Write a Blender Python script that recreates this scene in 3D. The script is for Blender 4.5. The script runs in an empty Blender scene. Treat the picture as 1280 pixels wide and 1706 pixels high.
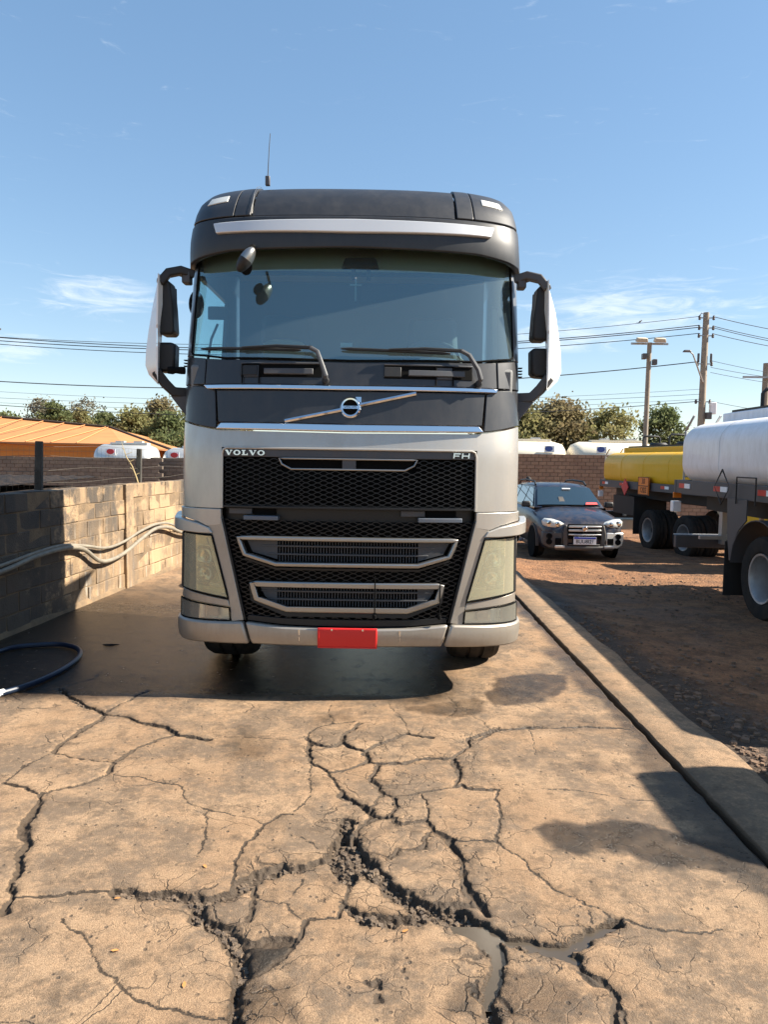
import bpy, bmesh, math, random
import numpy as np
from mathutils import Vector, Matrix, noise as mnoise
R=math.radians; PI=math.pi
SC=bpy.context.scene; COL=SC.collection
# ------------------------------------------------------------------ camera
cd=bpy.data.cameras.new("camera"); cam=bpy.data.objects.new("camera",cd); COL.objects.link(cam)
cd.sensor_fit='HORIZONTAL'; cd.sensor_width=36; cd.lens=36*1230/1280; cd.clip_start=.05; cd.clip_end=3000
cam.matrix_world=Matrix.Translation((0,0,1.7)) @ (Matrix.Rotation(R(90)-math.atan(88/1230),4,'X') @ Matrix.Rotation(R(.9),4,'Z'))
SC.camera=cam
# ------------------------------------------------------------------ sky, sun, exposure
SUN_EL,SUN_AZ=R(39),R(90.8)          # azimuth clockwise from +Y
w=bpy.data.worlds.new("World"); SC.world=w; w.use_nodes=True
nt=w.node_tree; N=nt.nodes; L=nt.links; N.clear()
def nd(t,**k):
    n=N.new(t)
    for a,b in k.items():
        if a in n.inputs: n.inputs[a].default_value=b
        else: setattr(n,a,b)
    return n
sky=nd('ShaderNodeTexSky'); sky.sky_type='NISHITA'; sky.sun_disc=False; sky.sun_elevation=SUN_EL; sky.sun_rotation=SUN_AZ
sky.altitude=600; sky.air_density=1.0; sky.dust_density=.35; sky.ozone_density=1.8
bg=nd('ShaderNodeBackground',Strength=.088); out=nd('ShaderNodeOutputWorld')
tc=nd('ShaderNodeTexCoord')
mp=nd('ShaderNodeMapping'); mp.inputs['Scale'].default_value=(4.5,4.5,24); mp.inputs['Rotation'].default_value=(0,R(-7),0)
L.new(tc.outputs['Generated'],mp.inputs['Vector'])
nz=nd('ShaderNodeTexNoise',Scale=2.6,Detail=9.0,Roughness=.66,Distortion=1.1); L.new(mp.outputs[0],nz.inputs['Vector'])
def lobe(direction,sx,sz,tilt):
    m=nd('ShaderNodeMapping'); m.vector_type='POINT'
    d=Vector(direction).normalized()
    sub=nd('ShaderNodeVectorMath',operation='SUBTRACT'); sub.inputs[1].default_value=d; L.new(tc.outputs['Generated'],sub.inputs[0])
    m.inputs['Rotation'].default_value=(0,R(tilt),0); m.inputs['Scale'].default_value=(1/sx,1/sx,1/sz)
    L.new(sub.outputs[0],m.inputs['Vector'])
    ln=nd('ShaderNodeVectorMath',operation='LENGTH'); L.new(m.outputs[0],ln.inputs[0])
    mr=nd('ShaderNodeMapRange'); mr.interpolation_type='SMOOTHSTEP'
    mr.inputs['From Min'].default_value=1; mr.inputs['From Max'].default_value=0.1; mr.inputs['To Min'].default_value=0; mr.inputs['To Max'].default_value=1
    L.new(ln.outputs['Value'],mr.inputs['Value']); return mr.outputs[0]
lb=[lobe((.33,1,.205),.24,.055,9),lobe((-.375,1,.212),.12,.045,-2),lobe((-.5,1,.14),.09,.03,3),lobe((.24,1,.165),.12,.035,4)]
acc=lb[0]
for o in lb[1:]:
    a=nd('ShaderNodeMath',operation='MAXIMUM'); L.new(acc,a.inputs[0]); L.new(o,a.inputs[1]); acc=a.outputs[0]
mul=nd('ShaderNodeMath',operation='MULTIPLY_ADD'); L.new(acc,mul.inputs[0]); mul.inputs[1].default_value=.30
L.new(nz.outputs[0],mul.inputs[2])
mr=nd('ShaderNodeMapRange'); mr.interpolation_type='SMOOTHSTEP'
mr.inputs['From Min'].default_value=.60; mr.inputs['From Max'].default_value=1.0; mr.inputs['To Max'].default_value=.6
L.new(mul.outputs[0],mr.inputs['Value'])
mx=nd('ShaderNodeMix',data_type='RGBA'); L.new(mr.outputs[0],mx.inputs['Factor']); gm=nd('ShaderNodeGamma',Gamma=.58); L.new(sky.outputs[0],gm.inputs['Color']); hs=nd('ShaderNodeHueSaturation',Saturation=1.42,Value=1.45); L.new(gm.outputs[0],hs.inputs['Color']); L.new(hs.outputs[0],mx.inputs[6]); mx.inputs[7].default_value=(4.6,4.9,5.2,1)
L.new(mx.outputs[2],bg.inputs['Color']); L.new(bg.outputs[0],out.inputs['Surface'])
sl=bpy.data.lights.new("sun",'SUN'); sl.energy=5; sl.angle=R(.5); sl.color=(1,.92,.79)
so=bpy.data.objects.new("sun",sl); COL.objects.link(so)
sd=Vector((math.cos(SUN_EL)*math.sin(SUN_AZ),math.cos(SUN_EL)*math.cos(SUN_AZ),math.sin(SUN_EL)))
so.rotation_euler=sd.to_track_quat('Z','Y').to_euler(); so.location=sd*60
SC.view_settings.view_transform='Standard'; SC.view_settings.look='None'; SC.view_settings.gamma=1; SC.view_settings.exposure=1.5
SC.view_settings.use_curve_mapping=False
try:
    SC.cycles.use_denoising=True; SC.cycles.max_bounces=8; SC.cycles.transparent_max_bounces=12
except Exception: pass
# ------------------------------------------------------------------ materials
def mat(name,col,rough=.6,metal=0,coat=0,spec=.5,var=0,vscale=4,col2=None,bump=0,bscale=60,coatr=.08,dirt=0,dirtcol=(.2,.13,.08),rand=0):
    m=bpy.data.materials.new(name); m.use_nodes=True; t=m.node_tree; b=t.nodes['Principled BSDF']
    b.inputs['Roughness'].default_value=rough; b.inputs['Metallic'].default_value=metal
    b.inputs['Coat Weight'].default_value=coat; b.inputs['Coat Roughness'].default_value=coatr; b.inputs['Specular IOR Level'].default_value=spec
    b.inputs['Base Color'].default_value=(*col,1)
    src=None; g=t.nodes.new('ShaderNodeNewGeometry')
    if var or col2 or rand:
        n=t.nodes.new('ShaderNodeTexNoise'); n.inputs['Scale'].default_value=vscale; n.inputs['Detail'].default_value=6; n.inputs['Roughness'].default_value=.65
        t.links.new(g.outputs['Position'],n.inputs['Vector'])
        r=t.nodes.new('ShaderNodeMapRange'); r.inputs['From Min'].default_value=.3; r.inputs['From Max'].default_value=.7
        t.links.new(n.outputs[0],r.inputs['Value'])
        x=t.nodes.new('ShaderNodeMix'); x.data_type='RGBA'
        c2=col2 or tuple(c*(1-var) for c in col)
        x.inputs[6].default_value=(*col,1); x.inputs[7].default_value=(*c2,1); t.links.new(r.outputs[0],x.inputs['Factor']); src=x.outputs[2]
        if rand:
            oi=t.nodes.new('ShaderNodeObjectInfo'); hv=t.nodes.new('ShaderNodeHueSaturation'); rr=t.nodes.new('ShaderNodeMapRange')
            rr.inputs['To Min'].default_value=1-rand; rr.inputs['To Max'].default_value=1+rand*.6
            t.links.new(oi.outputs['Random'],rr.inputs['Value']); t.links.new(rr.outputs[0],hv.inputs['Value']); t.links.new(src,hv.inputs['Color']); src=hv.outputs[0]
    if dirt:
        n=t.nodes.new('ShaderNodeTexNoise'); n.inputs['Scale'].default_value=9; n.inputs['Detail'].default_value=8; n.inputs['Roughness'].default_value=.75
        mp=t.nodes.new('ShaderNodeMapping'); mp.inputs['Scale'].default_value=(1,1,.35); t.links.new(g.outputs['Position'],mp.inputs['Vector']); t.links.new(mp.outputs[0],n.inputs['Vector'])
        r=t.nodes.new('ShaderNodeMapRange'); r.inputs['From Min'].default_value=.42; r.inputs['From Max'].default_value=.8; r.inputs['To Max'].default_value=dirt
        t.links.new(n.outputs[0],r.inputs['Value'])
        x=t.nodes.new('ShaderNodeMix'); x.data_type='RGBA'; x.inputs[6].default_value=(*col,1); x.inputs[7].default_value=(*dirtcol,1)
        if src: t.links.new(src,x.inputs[6])
        t.links.new(r.outputs[0],x.inputs['Factor']); src=x.outputs[2]
        ra=t.nodes.new('ShaderNodeMapRange'); ra.inputs['To Max'].default_value=1; ra.inputs['To Min'].default_value=rough; ra.inputs['To Max'].default_value=min(1,rough+.45)
        t.links.new(r.outputs[0],ra.inputs['Value']); t.links.new(ra.outputs[0],b.inputs['Roughness'])
    if src: t.links.new(src,b.inputs['Base Color'])
    if bump:
        n=t.nodes.new('ShaderNodeTexNoise'); n.inputs['Scale'].default_value=bscale; n.inputs['Detail'].default_value=5; t.links.new(g.outputs['Position'],n.inputs['Vector'])
        bn=t.nodes.new('ShaderNodeBump'); bn.inputs['Strength'].default_value=bump; bn.inputs['Distance'].default_value=.02
        t.links.new(n.outputs[0],bn.inputs['Height']); t.links.new(bn.outputs[0],b.inputs['Normal'])
    return m
def glassmat(name,tint,ior=1.75,gl=(1,1,1),diff=None,df=0,rough=.01):
    m=bpy.data.materials.new(name); m.use_nodes=True; t=m.node_tree; t.nodes.clear()
    o=t.nodes.new('ShaderNodeOutputMaterial'); f=t.nodes.new('ShaderNodeFresnel'); f.inputs['IOR'].default_value=ior
    tr=t.nodes.new('ShaderNodeBsdfTransparent'); tr.inputs['Color'].default_value=(*tint,1)
    g=t.nodes.new('ShaderNodeBsdfGlossy'); g.inputs['Color'].default_value=(*gl,1); g.inputs['Roughness'].default_value=rough
    base=tr.outputs[0]
    if df:
        d=t.nodes.new('ShaderNodeBsdfDiffuse'); d.inputs['Color'].default_value=(*diff,1)
        x=t.nodes.new('ShaderNodeMixShader'); x.inputs[0].default_value=df; t.links.new(base,x.inputs[1]); t.links.new(d.outputs[0],x.inputs[2]); base=x.outputs[0]
    x=t.nodes.new('ShaderNodeMixShader'); t.links.new(f.outputs[0],x.inputs[0]); t.links.new(base,x.inputs[1]); t.links.new(g.outputs[0],x.inputs[2])
    t.links.new(x.outputs[0],o.inputs['Surface']); return m
M=dict(
 silver=mat('silver_paint',(.46,.43,.385),.36,.55,.5,dirt=.25,dirtcol=(.22,.17,.12)),
 bumper=mat('bumper_paint',(.36,.325,.28),.38,.5,.3,dirt=.4,dirtcol=(.2,.15,.1)),
 charcoal=mat('charcoal_paint',(.021,.022,.025),.42,.1,.35,dirt=.18,dirtcol=(.12,.1,.085)),
 roofpaint=mat('roof_paint',(.013,.014,.017),.5,.0,.2,dirt=.16,dirtcol=(.11,.1,.095),coatr=.25),
 visor=mat('visor_silver',(.62,.62,.62),.4,.35,.3),
 blackplastic=mat('black_plastic',(.016,.016,.017),.5,spec=.4,dirt=.25,dirtcol=(.07,.055,.04)),
 grille=mat('grille_black',(.007,.007,.008),.36,spec=.4,dirt=.15,dirtcol=(.035,.03,.026)),
 void=mat('dark_recess',(.006,.006,.006),.9,spec=.1),
 greyplastic=mat('grey_plastic',(.055,.058,.065),.55,dirt=.2),
 stepgrey=mat('step_blue_grey',(.09,.11,.14),.5,dirt=.3),
 chrome=mat('chrome',(.75,.75,.76),.07,1.0),
 barmetal=mat('grille_bar_metal',(.34,.33,.31),.33,.9,dirt=.2),
 letter=mat('letter_chrome',(.72,.71,.68),.2,.9),
 rubber=mat('tyre_rubber',(.018,.017,.016),.85,spec=.25,dirt=.6,dirtcol=(.09,.065,.045),bump=.2),
 rim=mat('steel_rim',(.42,.42,.42),.45,.6,dirt=.5,dirtcol=(.14,.1,.07)),
 chassis=mat('chassis_black',(.012,.012,.012),.7,dirt=.5,dirtcol=(.06,.045,.035)),
 redplate=mat('red_plate',(.62,.02,.02),.45),
 interior=mat('interior_grey',(.05,.055,.06),.8),
 headliner=mat('headliner_tan',(.95,.62,.34),.9),
 dash=mat('dashboard',(.16,.16,.155),.7,bump=.1),
 curtain=mat('curtain_grey',(.13,.15,.17),.9),
 straw=mat('straw',(.62,.5,.3),.8,bump=.5,bscale=200),
 whiteglow=mat('white_sticker',(.75,.78,.76),.6),
 windscreen=glassmat('windscreen_glass',(.70,.93,.95),2.8,(.74,1,1),(.5,.64,.66),.075),
 sideglass=glassmat('side_glass',(.75,.92,.9),1.5),
 lensyellow=glassmat('aged_headlamp_lens',(1,.965,.82),1.42,(1,1,.95),(1,.94,.68),.24,.035),
 lensclear=glassmat('fog_lamp_lens',(1,.98,.92),1.5,(1,1,1),(.97,.93,.8),.14,.05),
 reflector=mat('lamp_reflector',(.82,.78,.64),.35,.4),
 lampwhite=mat('marker_lens',(.6,.6,.55),.25,coat=.6),
 mirrorglass=mat('mirror_glass',(.8,.8,.8),.02,1),
 carpaint=mat('car_paint',(.008,.014,.03),.34,.15,.4,dirt=.4,dirtcol=(.16,.1,.06)),
 cargrey=mat('car_cladding',(.06,.06,.058),.55,dirt=.4),
 carsilver=mat('car_trim_silver',(.6,.6,.58),.35,.6),
 carglass=mat('car_glass',(.015,.03,.04),.03,0,1,spec=.9,coatr=.01),
 white=mat('white_paint',(.80,.80,.82),.5,coat=.15,dirt=.4,dirtcol=(.4,.36,.3)),
 whitebox=mat('white_box',(.8,.8,.8),.6),
 yellow=mat('yellow_paint',(.72,.40,.006),.5,coat=.12,spec=.3,dirt=.2,dirtcol=(.4,.24,.05)),
 cream=mat('cream_paint',(.78,.7,.55),.5,dirt=.2,dirtcol=(.45,.36,.25)),
 alu=mat('tank_aluminium',(.62,.62,.6),.4,.6,dirt=.2),
 red=mat('reflector_red',(.55,.02,.02),.35), amber=mat('lamp_amber',(.8,.22,.02),.35), orange=mat('hazard_orange',(.82,.2,.02),.5),
 hazred=mat('hazard_red',(.6,.035,.04),.5), blue=mat('logo_blue',(.06,.1,.3),.6), plateblue=mat('plate_blue',(.02,.05,.35),.5),
 ink=mat('ink_black',(.012,.012,.012),.6),
 pipe=mat('pale_hose',(.27,.235,.18),.6,var=.4,vscale=12), coupling=mat('hose_coupling',(.015,.015,.015),.5),
 bluehose=mat('blue_hose',(.006,.016,.04),.4,var=.3,vscale=8), hosetip=mat('hose_tip_white',(.62,.62,.6),.5),
 post=mat('concrete_post',(.07,.065,.055),.9,var=.5,vscale=6,bump=.3), wire=mat('cable_dark',(.02,.02,.022),.6), fencewire=mat('fence_wire',(.16,.14,.11),.6,.5),
 polecon=mat('concrete_pole',(.32,.27,.21),.9,var=.3,vscale=3,bump=.2), insul=mat('insulator',(.08,.07,.07),.4), galv=mat('galvanised',(.36,.36,.36),.45,.7),
 flood=mat('floodlight_case',(.5,.42,.3),.6),
 orangeroof=mat('orange_roof',(.46,.20,.07),.75,var=.22,vscale=.5), orangewall=mat('orange_wall',(.58,.21,.035),.75,var=.15,vscale=.6), roofedge=mat('roof_edge_dark',(.05,.035,.025),.8), seam=mat('roof_seam',(.47,.21,.075),.7),
 stalk=mat('dry_stalk',(.42,.32,.16),.9), bark=mat('bark',(.13,.1,.075),.9,var=.4,vscale=5,bump=.4),
 sheetdark=mat('dark_sheet',(.014,.014,.016),.9,0,spec=.1,dirt=.3), sheetlight=mat('light_edge',(.3,.32,.35),.4,.5),
 skin=mat('skin',(.45,.26,.18),.6), cloth=mat('shirt_cloth',(.1,.13,.2),.9), trousers=mat('trouser_cloth',(.05,.06,.09),.9), mirrorshell=mat('mirror_shell_white',(.82,.81,.78),.4,coat=.3), housing=mat('lamp_housing_grey',(.92,.82,.56),.5,.0), mirrorback=mat('mirror_back_grey',(.16,.16,.165),.45), hair=mat('hair_dark',(.02,.015,.012),.8),
 feather=mat('feather_grey',(.07,.065,.06),.9), leafdry=mat('dry_leaf',(.45,.2,.06),.8),
)
# ------------------------------------------------------------------ mesh helpers
class MB:
    def __init__(s): s.v=[]; s.f=[]
    def add(s,vs,fs):
        o=len(s.v); s.v+= [tuple(p) for p in vs]; s.f+=[tuple(i+o for i in q) for q in fs]; return s
    def box(s,x,y,z,sx,sy,sz,rot=None,taper=1):
        vs=[]
        for k in(-1,1):
            t=taper if k>0 else 1
            for a,b in((-1,-1),(1,-1),(1,1),(-1,1)):
                p=Vector((a*sx/2*t,b*sy/2*t,k*sz/2))
                if rot: p=rot@p
                vs.append((x+p.x,y+p.y,z+p.z))
        return s.add(vs,[(3,2,1,0),(4,5,6,7),(0,1,5,4),(1,2,6,5),(2,3,7,6),(3,0,4,7)])
    def loft(s,rings,closed=True,caps=True,loop=False):
        n=len(rings[0]); vs=[p for r in rings for p in r]; fs=[]
        m=len(rings)
        for i in range(m if loop else m-1):
            j=(i+1)%m
            for k in range(n if closed else n-1):
                l=(k+1)%n; fs.append((i*n+k,i*n+l,j*n+l,j*n+k))
        if caps and not loop: fs+=[tuple(range(n))[::-1],tuple((m-1)*n+k for k in range(n))]
        return s.add(vs,fs)
    def tube(s,path,r,n=8,caps=True,loop=False,sec=None):
        P=[Vector(p) for p in path]; rings=[]; m=len(P); prev=None
        for i,p in enumerate(P):
            a=P[(i-1)%m] if (loop or i>0) else p; b=P[(i+1)%m] if (loop or i<m-1) else p
            t=(b-a).normalized()
            if prev is None:
                u=Vector((0,0,1)) if abs(t.z)<.9 else Vector((0,1,0))
                u=(u-t*u.dot(t)).normalized()
            else:
                u=(prev-t*prev.dot(t)).normalized()
            prev=u; v=t.cross(u); rr=r[i] if isinstance(r,(list,tuple)) else r
            if sec: rings.append([p+u*(q[0])+v*(q[1]) for q in sec])
            else: rings.append([p+u*rr*math.cos(2*PI*k/n)+v*rr*math.sin(2*PI*k/n) for k in range(n)])
        return s.loft(rings,True,caps,loop)
    def prism(s,poly,f,lo,hi):
        n=len(poly); vs=[f(p,lo) for p in poly]+[f(p,hi) for p in poly]
        return s.add(vs,[tuple(range(n))[::-1],tuple(range(n,2*n))]+[(i,(i+1)%n,n+(i+1)%n,n+i) for i in range(n)])
    def lathe(s,prof,f,n=24,close=False):
        rings=[[f(r,h,2*PI*k/n) for k in range(n)] for r,h in prof]
        return s.loft(rings,True,not close,close)
    def build(s,name,m,parent=None,loc=(0,0,0),angle=35,bevel=0,seg=2,recalc=True,kind=None,smooth=True):
        me=bpy.data.meshes.new(name); me.from_pydata(s.v,[],s.f)
        if recalc:
            b=bmesh.new(); b.from_mesh(me); bmesh.ops.recalc_face_normals(b,faces=b.faces); b.to_mesh(me); b.free()
        if m: me.materials.append(m)
        if smooth:
            me.polygons.foreach_set('use_smooth',[True]*len(me.polygons)); me.set_sharp_from_angle(angle=R(angle))
        o=bpy.data.objects.new(name,me); COL.objects.link(o); o.location=loc
        if parent: o.parent=parent
        if bevel:
            d=o.modifiers.new('bevel','BEVEL'); d.width=bevel; d.segments=seg; d.limit_method='ANGLE'; d.angle_limit=R(40)
            d.use_clamp_overlap=True
        if kind: o['kind']=kind
        return o
def tag(o,label,cat,group=None):
    o['label']=label; o['category']=cat
    if group: o['group']=group
    return o
def thing(name,label,cat,loc=(0,0,0),rz=0,group=None):
    o=bpy.data.objects.new(name,None); o.empty_display_size=.2; COL.objects.link(o); o.location=loc; o.rotation_euler=(0,0,rz); return tag(o,label,cat,group)
def struct(o): o['kind']='structure'; return o
def dup(o,parent=None):
    c=o.copy(); COL.objects.link(c)
    if parent: c.parent=parent
    for ch in list(o.children): dup(ch,c)
    return c
def pts(s): return [tuple(float(a) for a in p.split(',')) for p in s.split()]
def lathe_x(prof,x0,y,z,n=28):   # wheel-type lathe about the X axis; prof = (radius, x offset)
    return MB().lathe(prof,lambda r,h,a:(x0+h,y+r*math.cos(a),z+r*math.sin(a)),n,True)
def text_mesh(body,size,name,m,parent,loc,rot,ext=.004,shear=0,sx=1):
    c=bpy.data.curves.new(name,'FONT'); c.body=body; c.size=size; c.extrude=ext; c.align_x='CENTER'; c.align_y='CENTER'; c.shear=shear
    t=bpy.data.objects.new(name+'_src',c); COL.objects.link(t); bpy.context.view_layer.update()
    me=bpy.data.meshes.new_from_object(t.evaluated_get(bpy.context.evaluated_depsgraph_get())); bpy.data.objects.remove(t)
    o=bpy.data.objects.new(name,me); COL.objects.link(o); me.materials.clear(); me.materials.append(m); o.parent=parent; o.location=loc; o.rotation_euler=rot; o.scale=(sx,1,1); return o
# ------------------------------------------------------------------ ground
KX=1.675
def sstep(a,b,x):
    t=np.clip((x-a)/(b-a),0,1); return t*t*(3-2*t)
_rs=np.random.RandomState(11)
def vnoise(x,y,scale,seed=0):
    rs=np.random.RandomState(seed+100); T=rs.rand(256,256)
    X=x*scale+1000.3; Y=y*scale+1000.7; xi=np.floor(X).astype(int); yi=np.floor(Y).astype(int); fx=X-xi; fy=Y-yi
    fx=fx*fx*(3-2*fx); fy=fy*fy*(3-2*fy); a=T[xi%256,yi%256]; b=T[(xi+1)%256,yi%256]; c=T[xi%256,(yi+1)%256]; d=T[(xi+1)%256,(yi+1)%256]
    return (a*(1-fx)+b*fx)*(1-fy)+(c*(1-fx)+d*fx)*fy
def fbm(x,y,s,oct=4,seed=0,g=.5):
    r=0;a=1;t=0
    for i in range(oct): r=r+a*vnoise(x,y,s*2**i,seed+i*7); t+=a; a*=g
    return r/t-.5
def zyard(x,y):
    z=-.0287*np.clip(y-2.5,0,36); k=sstep(1.9,3.2,x)
    return np.where(x<KX+.2,z*1-.09,z*(.55+.45*k)+.012)
def gridmesh(name,xs,ys,zf,m,attrs=None,kind='structure',parent=None):
    X,Y=np.meshgrid(xs,ys); Z=zf(X,Y); nx=len(xs); ny=len(ys)
    co=np.stack([X,Y,Z],-1).reshape(-1,3)
    i=(np.arange(ny-1)[:,None]*nx+np.arange(nx-1)[None]).ravel(); q=np.stack([i,i+1,i+nx+1,i+nx],-1)
    return arrmesh(name,co,q,m,attrs,kind,parent)
def arrmesh(name,co,q,m,attrs=None,kind=None,parent=None):
    me=bpy.data.meshes.new(name); me.vertices.add(len(co)); me.vertices.foreach_set('co',co.astype(np.float32).ravel())
    me.loops.add(q.size); me.loops.foreach_set('vertex_index',q.astype(np.int32).ravel())
    me.polygons.add(len(q)); k=q.shape[1]; me.polygons.foreach_set('loop_start',np.arange(0,q.size,k,dtype=np.int32))
    me.polygons.foreach_set('use_smooth',np.ones(len(q),bool)); me.update(calc_edges=True); me.validate()
    for n,a in (attrs or {}).items():
        at=me.attributes.new(n,'FLOAT','POINT'); at.data.foreach_set('value',a.astype(np.float32).ravel())
    me.materials.append(m); o=bpy.data.objects.new(name,me); COL.objects.link(o)
    if kind: o['kind']=kind
    if parent: o.parent=parent
    return o
def groundmat(name,c1,c2,c3,wet_shade_mul=.3,pit=True,bumpd=.011,rough=.85,stones=0,fine=260):
    m=bpy.data.materials.new(name); m.use_nodes=True; t=m.node_tree; b=t.nodes['Principled BSDF']; n=t.nodes; l=t.links
    g=n.new('ShaderNodeNewGeometry')
    def noise(s,d=6,r=.6): 
        x=n.new('ShaderNodeTexNoise'); x.inputs['Scale'].default_value=s; x.inputs['Detail'].default_value=d; x.inputs['Roughness'].default_value=r; l.new(g.outputs['Position'],x.inputs['Vector']); return x.outputs[0]
    def rng(src,a,b_,c=0,d=1,sm=True):
        x=n.new('ShaderNodeMapRange'); x.interpolation_type='SMOOTHSTEP' if sm else 'LINEAR'
        for k,v in zip(('From Min','From Max','To Min','To Max'),(a,b_,c,d)): x.inputs[k].default_value=v
        l.new(src,x.inputs['Value']); return x.outputs[0]
    def mix(f,a,bb,mode='MIX'):
        x=n.new('ShaderNodeMix'); x.data_type='RGBA'; x.blend_type=mode
        if isinstance(f,(int,float)): x.inputs['Factor'].default_value=f
        else: l.new(f,x.inputs['Factor'])
        for k,v in((6,a),(7,bb)):
            if isinstance(v,tuple): x.inputs[k].default_value=(*v,1)
            else: l.new(v,x.inputs[k])
        return x.outputs[2]
    def math_(op,a,bb):
        x=n.new('ShaderNodeMath'); x.operation=op
        for k,v in((0,a),(1,bb)):
            if isinstance(v,(int,float)): x.inputs[k].default_value=v
            else: l.new(v,x.inputs[k])
        return x.outputs[0]
    def attr(a): x=n.new('ShaderNodeAttribute'); x.attribute_name=a; return x.outputs['Fac']
    col=mix(rng(noise(1.1,8,.7),.4,.6),c1,c2)
    col=mix(rng(noise(2.1,9,.78),.44,.58,0,.95),col,c3)
    col=mix(rng(noise(6.5,8,.8),.48,.64,0,.75),col,tuple(c*.5 for c in c3))
    col=mix(rng(noise(110,4,.85),.46,.62,0,.5),col,tuple(c*.42 for c in c1))
    col=mix(rng(noise(fine,3,.8),.38,.68,0,.6),col,tuple(c*.5 for c in c1))
    col=mix(rng(noise(30,5,.75),.5,.7,0,.45),col,tuple(min(1,c*1.45) for c in c1))
    col=mix(rng(noise(55,4,.8),.58,.72,0,.5),col,tuple(c*.35 for c in c3))
    h=noise(fine*.7,4,.7)
    if pit:
        v=n.new('ShaderNodeTexVoronoi'); v.inputs['Scale'].default_value=19; v.inputs['Randomness'].default_value=1; l.new(g.outputs['Position'],v.inputs['Vector'])
        sel=math_('MULTIPLY',rng(v.outputs['Distance'],.2,.08),rng(noise(7,3),.42,.56))
        col=mix(math_('MULTIPLY',sel,.75),col,(.07,.055,.042)); h=math_('SUBTRACT',h,math_('MULTIPLY',sel,.8))
        wv=n.new('ShaderNodeVectorMath'); wv.operation='MULTIPLY_ADD'; nc=n.new('ShaderNodeTexNoise'); nc.inputs['Scale'].default_value=3.2; nc.inputs['Detail'].default_value=6; l.new(g.outputs['Position'],nc.inputs['Vector'])
        l.new(nc.outputs['Color'],wv.inputs[0]); wv.inputs[1].default_value=(.5,.5,0); l.new(g.outputs['Position'],wv.inputs[2])
        vc=n.new('ShaderNodeTexVoronoi'); vc.feature='DISTANCE_TO_EDGE'; vc.inputs['Scale'].default_value=2.6; l.new(wv.outputs[0],vc.inputs['Vector'])
        hc=math_('MULTIPLY',rng(vc.outputs['Distance'],.008,.002),rng(noise(1.7,4),.46,.6)); col=mix(math_('MULTIPLY',hc,.7),col,(.06,.046,.034)); h=math_('SUBTRACT',h,hc)
        vf=n.new('ShaderNodeTexVoronoi'); vf.feature='DISTANCE_TO_EDGE'; vf.inputs['Scale'].default_value=8; l.new(wv.outputs[0],vf.inputs['Vector'])
        hf=math_('MULTIPLY',math_('MULTIPLY',rng(vf.outputs['Distance'],.03,.006),attr('frag')),rng(noise(4,4),.36,.52)); col=mix(math_('MULTIPLY',hf,.9),col,(.05,.038,.028)); h=math_('SUBTRACT',h,math_('MULTIPLY',hf,2.0))
        v2=n.new('ShaderNodeTexVoronoi'); v2.inputs['Scale'].default_value=5.5; l.new(g.outputs['Position'],v2.inputs['Vector'])
        s2=math_('MULTIPLY',rng(v2.outputs['Distance'],.32,.06),rng(noise(2.6,3),.5,.62))
        col=mix(math_('MULTIPLY',s2,.5),col,(.13,.105,.08))
    wet=attr('wet'); mud_shade=attr('mud_shade')
    wn=rng(math_('MULTIPLY',wet,math_('ADD',.55,math_('MULTIPLY',noise(9,6,.75),.9))),.08,1.0,0,1,False)
    col=mix(rng(mud_shade,.0,1),col,(.062,.043,.028))
    col=mix(wn,col,(wet_shade_mul,wet_shade_mul,wet_shade_mul),'MULTIPLY')
    l.new(col,b.inputs['Base Color'])
    l.new(rng(wn,0,1,rough,.17,False),b.inputs['Roughness']); b.inputs['Specular IOR Level'].default_value=.3
    if stones:
        v=n.new('ShaderNodeTexVoronoi'); v.inputs['Scale'].default_value=stones; l.new(g.outputs['Position'],v.inputs['Vector']); h=math_('ADD',h,math_('MULTIPLY',v.outputs['Distance'],-1.2))
    bn=n.new('ShaderNodeBump'); bn.inputs['Strength'].default_value=.7; bn.inputs['Distance'].default_value=bumpd; l.new(h,bn.inputs['Height']); l.new(bn.outputs[0],b.inputs['Normal'])
    return m
MC=groundmat('cracked_concrete',(.335,.212,.122),(.42,.283,.172),(.155,.118,.086),.055)
MK=groundmat('kerb_concrete',(.325,.207,.12),(.38,.25,.15),(.2,.148,.1),.5,pit=False)
MD=groundmat('dirt_ground',(.31,.15,.07),(.38,.195,.095),(.15,.08,.044),.45,pit=False,bumpd=.03,rough=.95,stones=28,fine=90)
MM=groundmat('crack_mud',(.05,.037,.026),(.12,.085,.055),(.022,.018,.014),.6,pit=False,bumpd=.012,rough=.6,fine=120)
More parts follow.
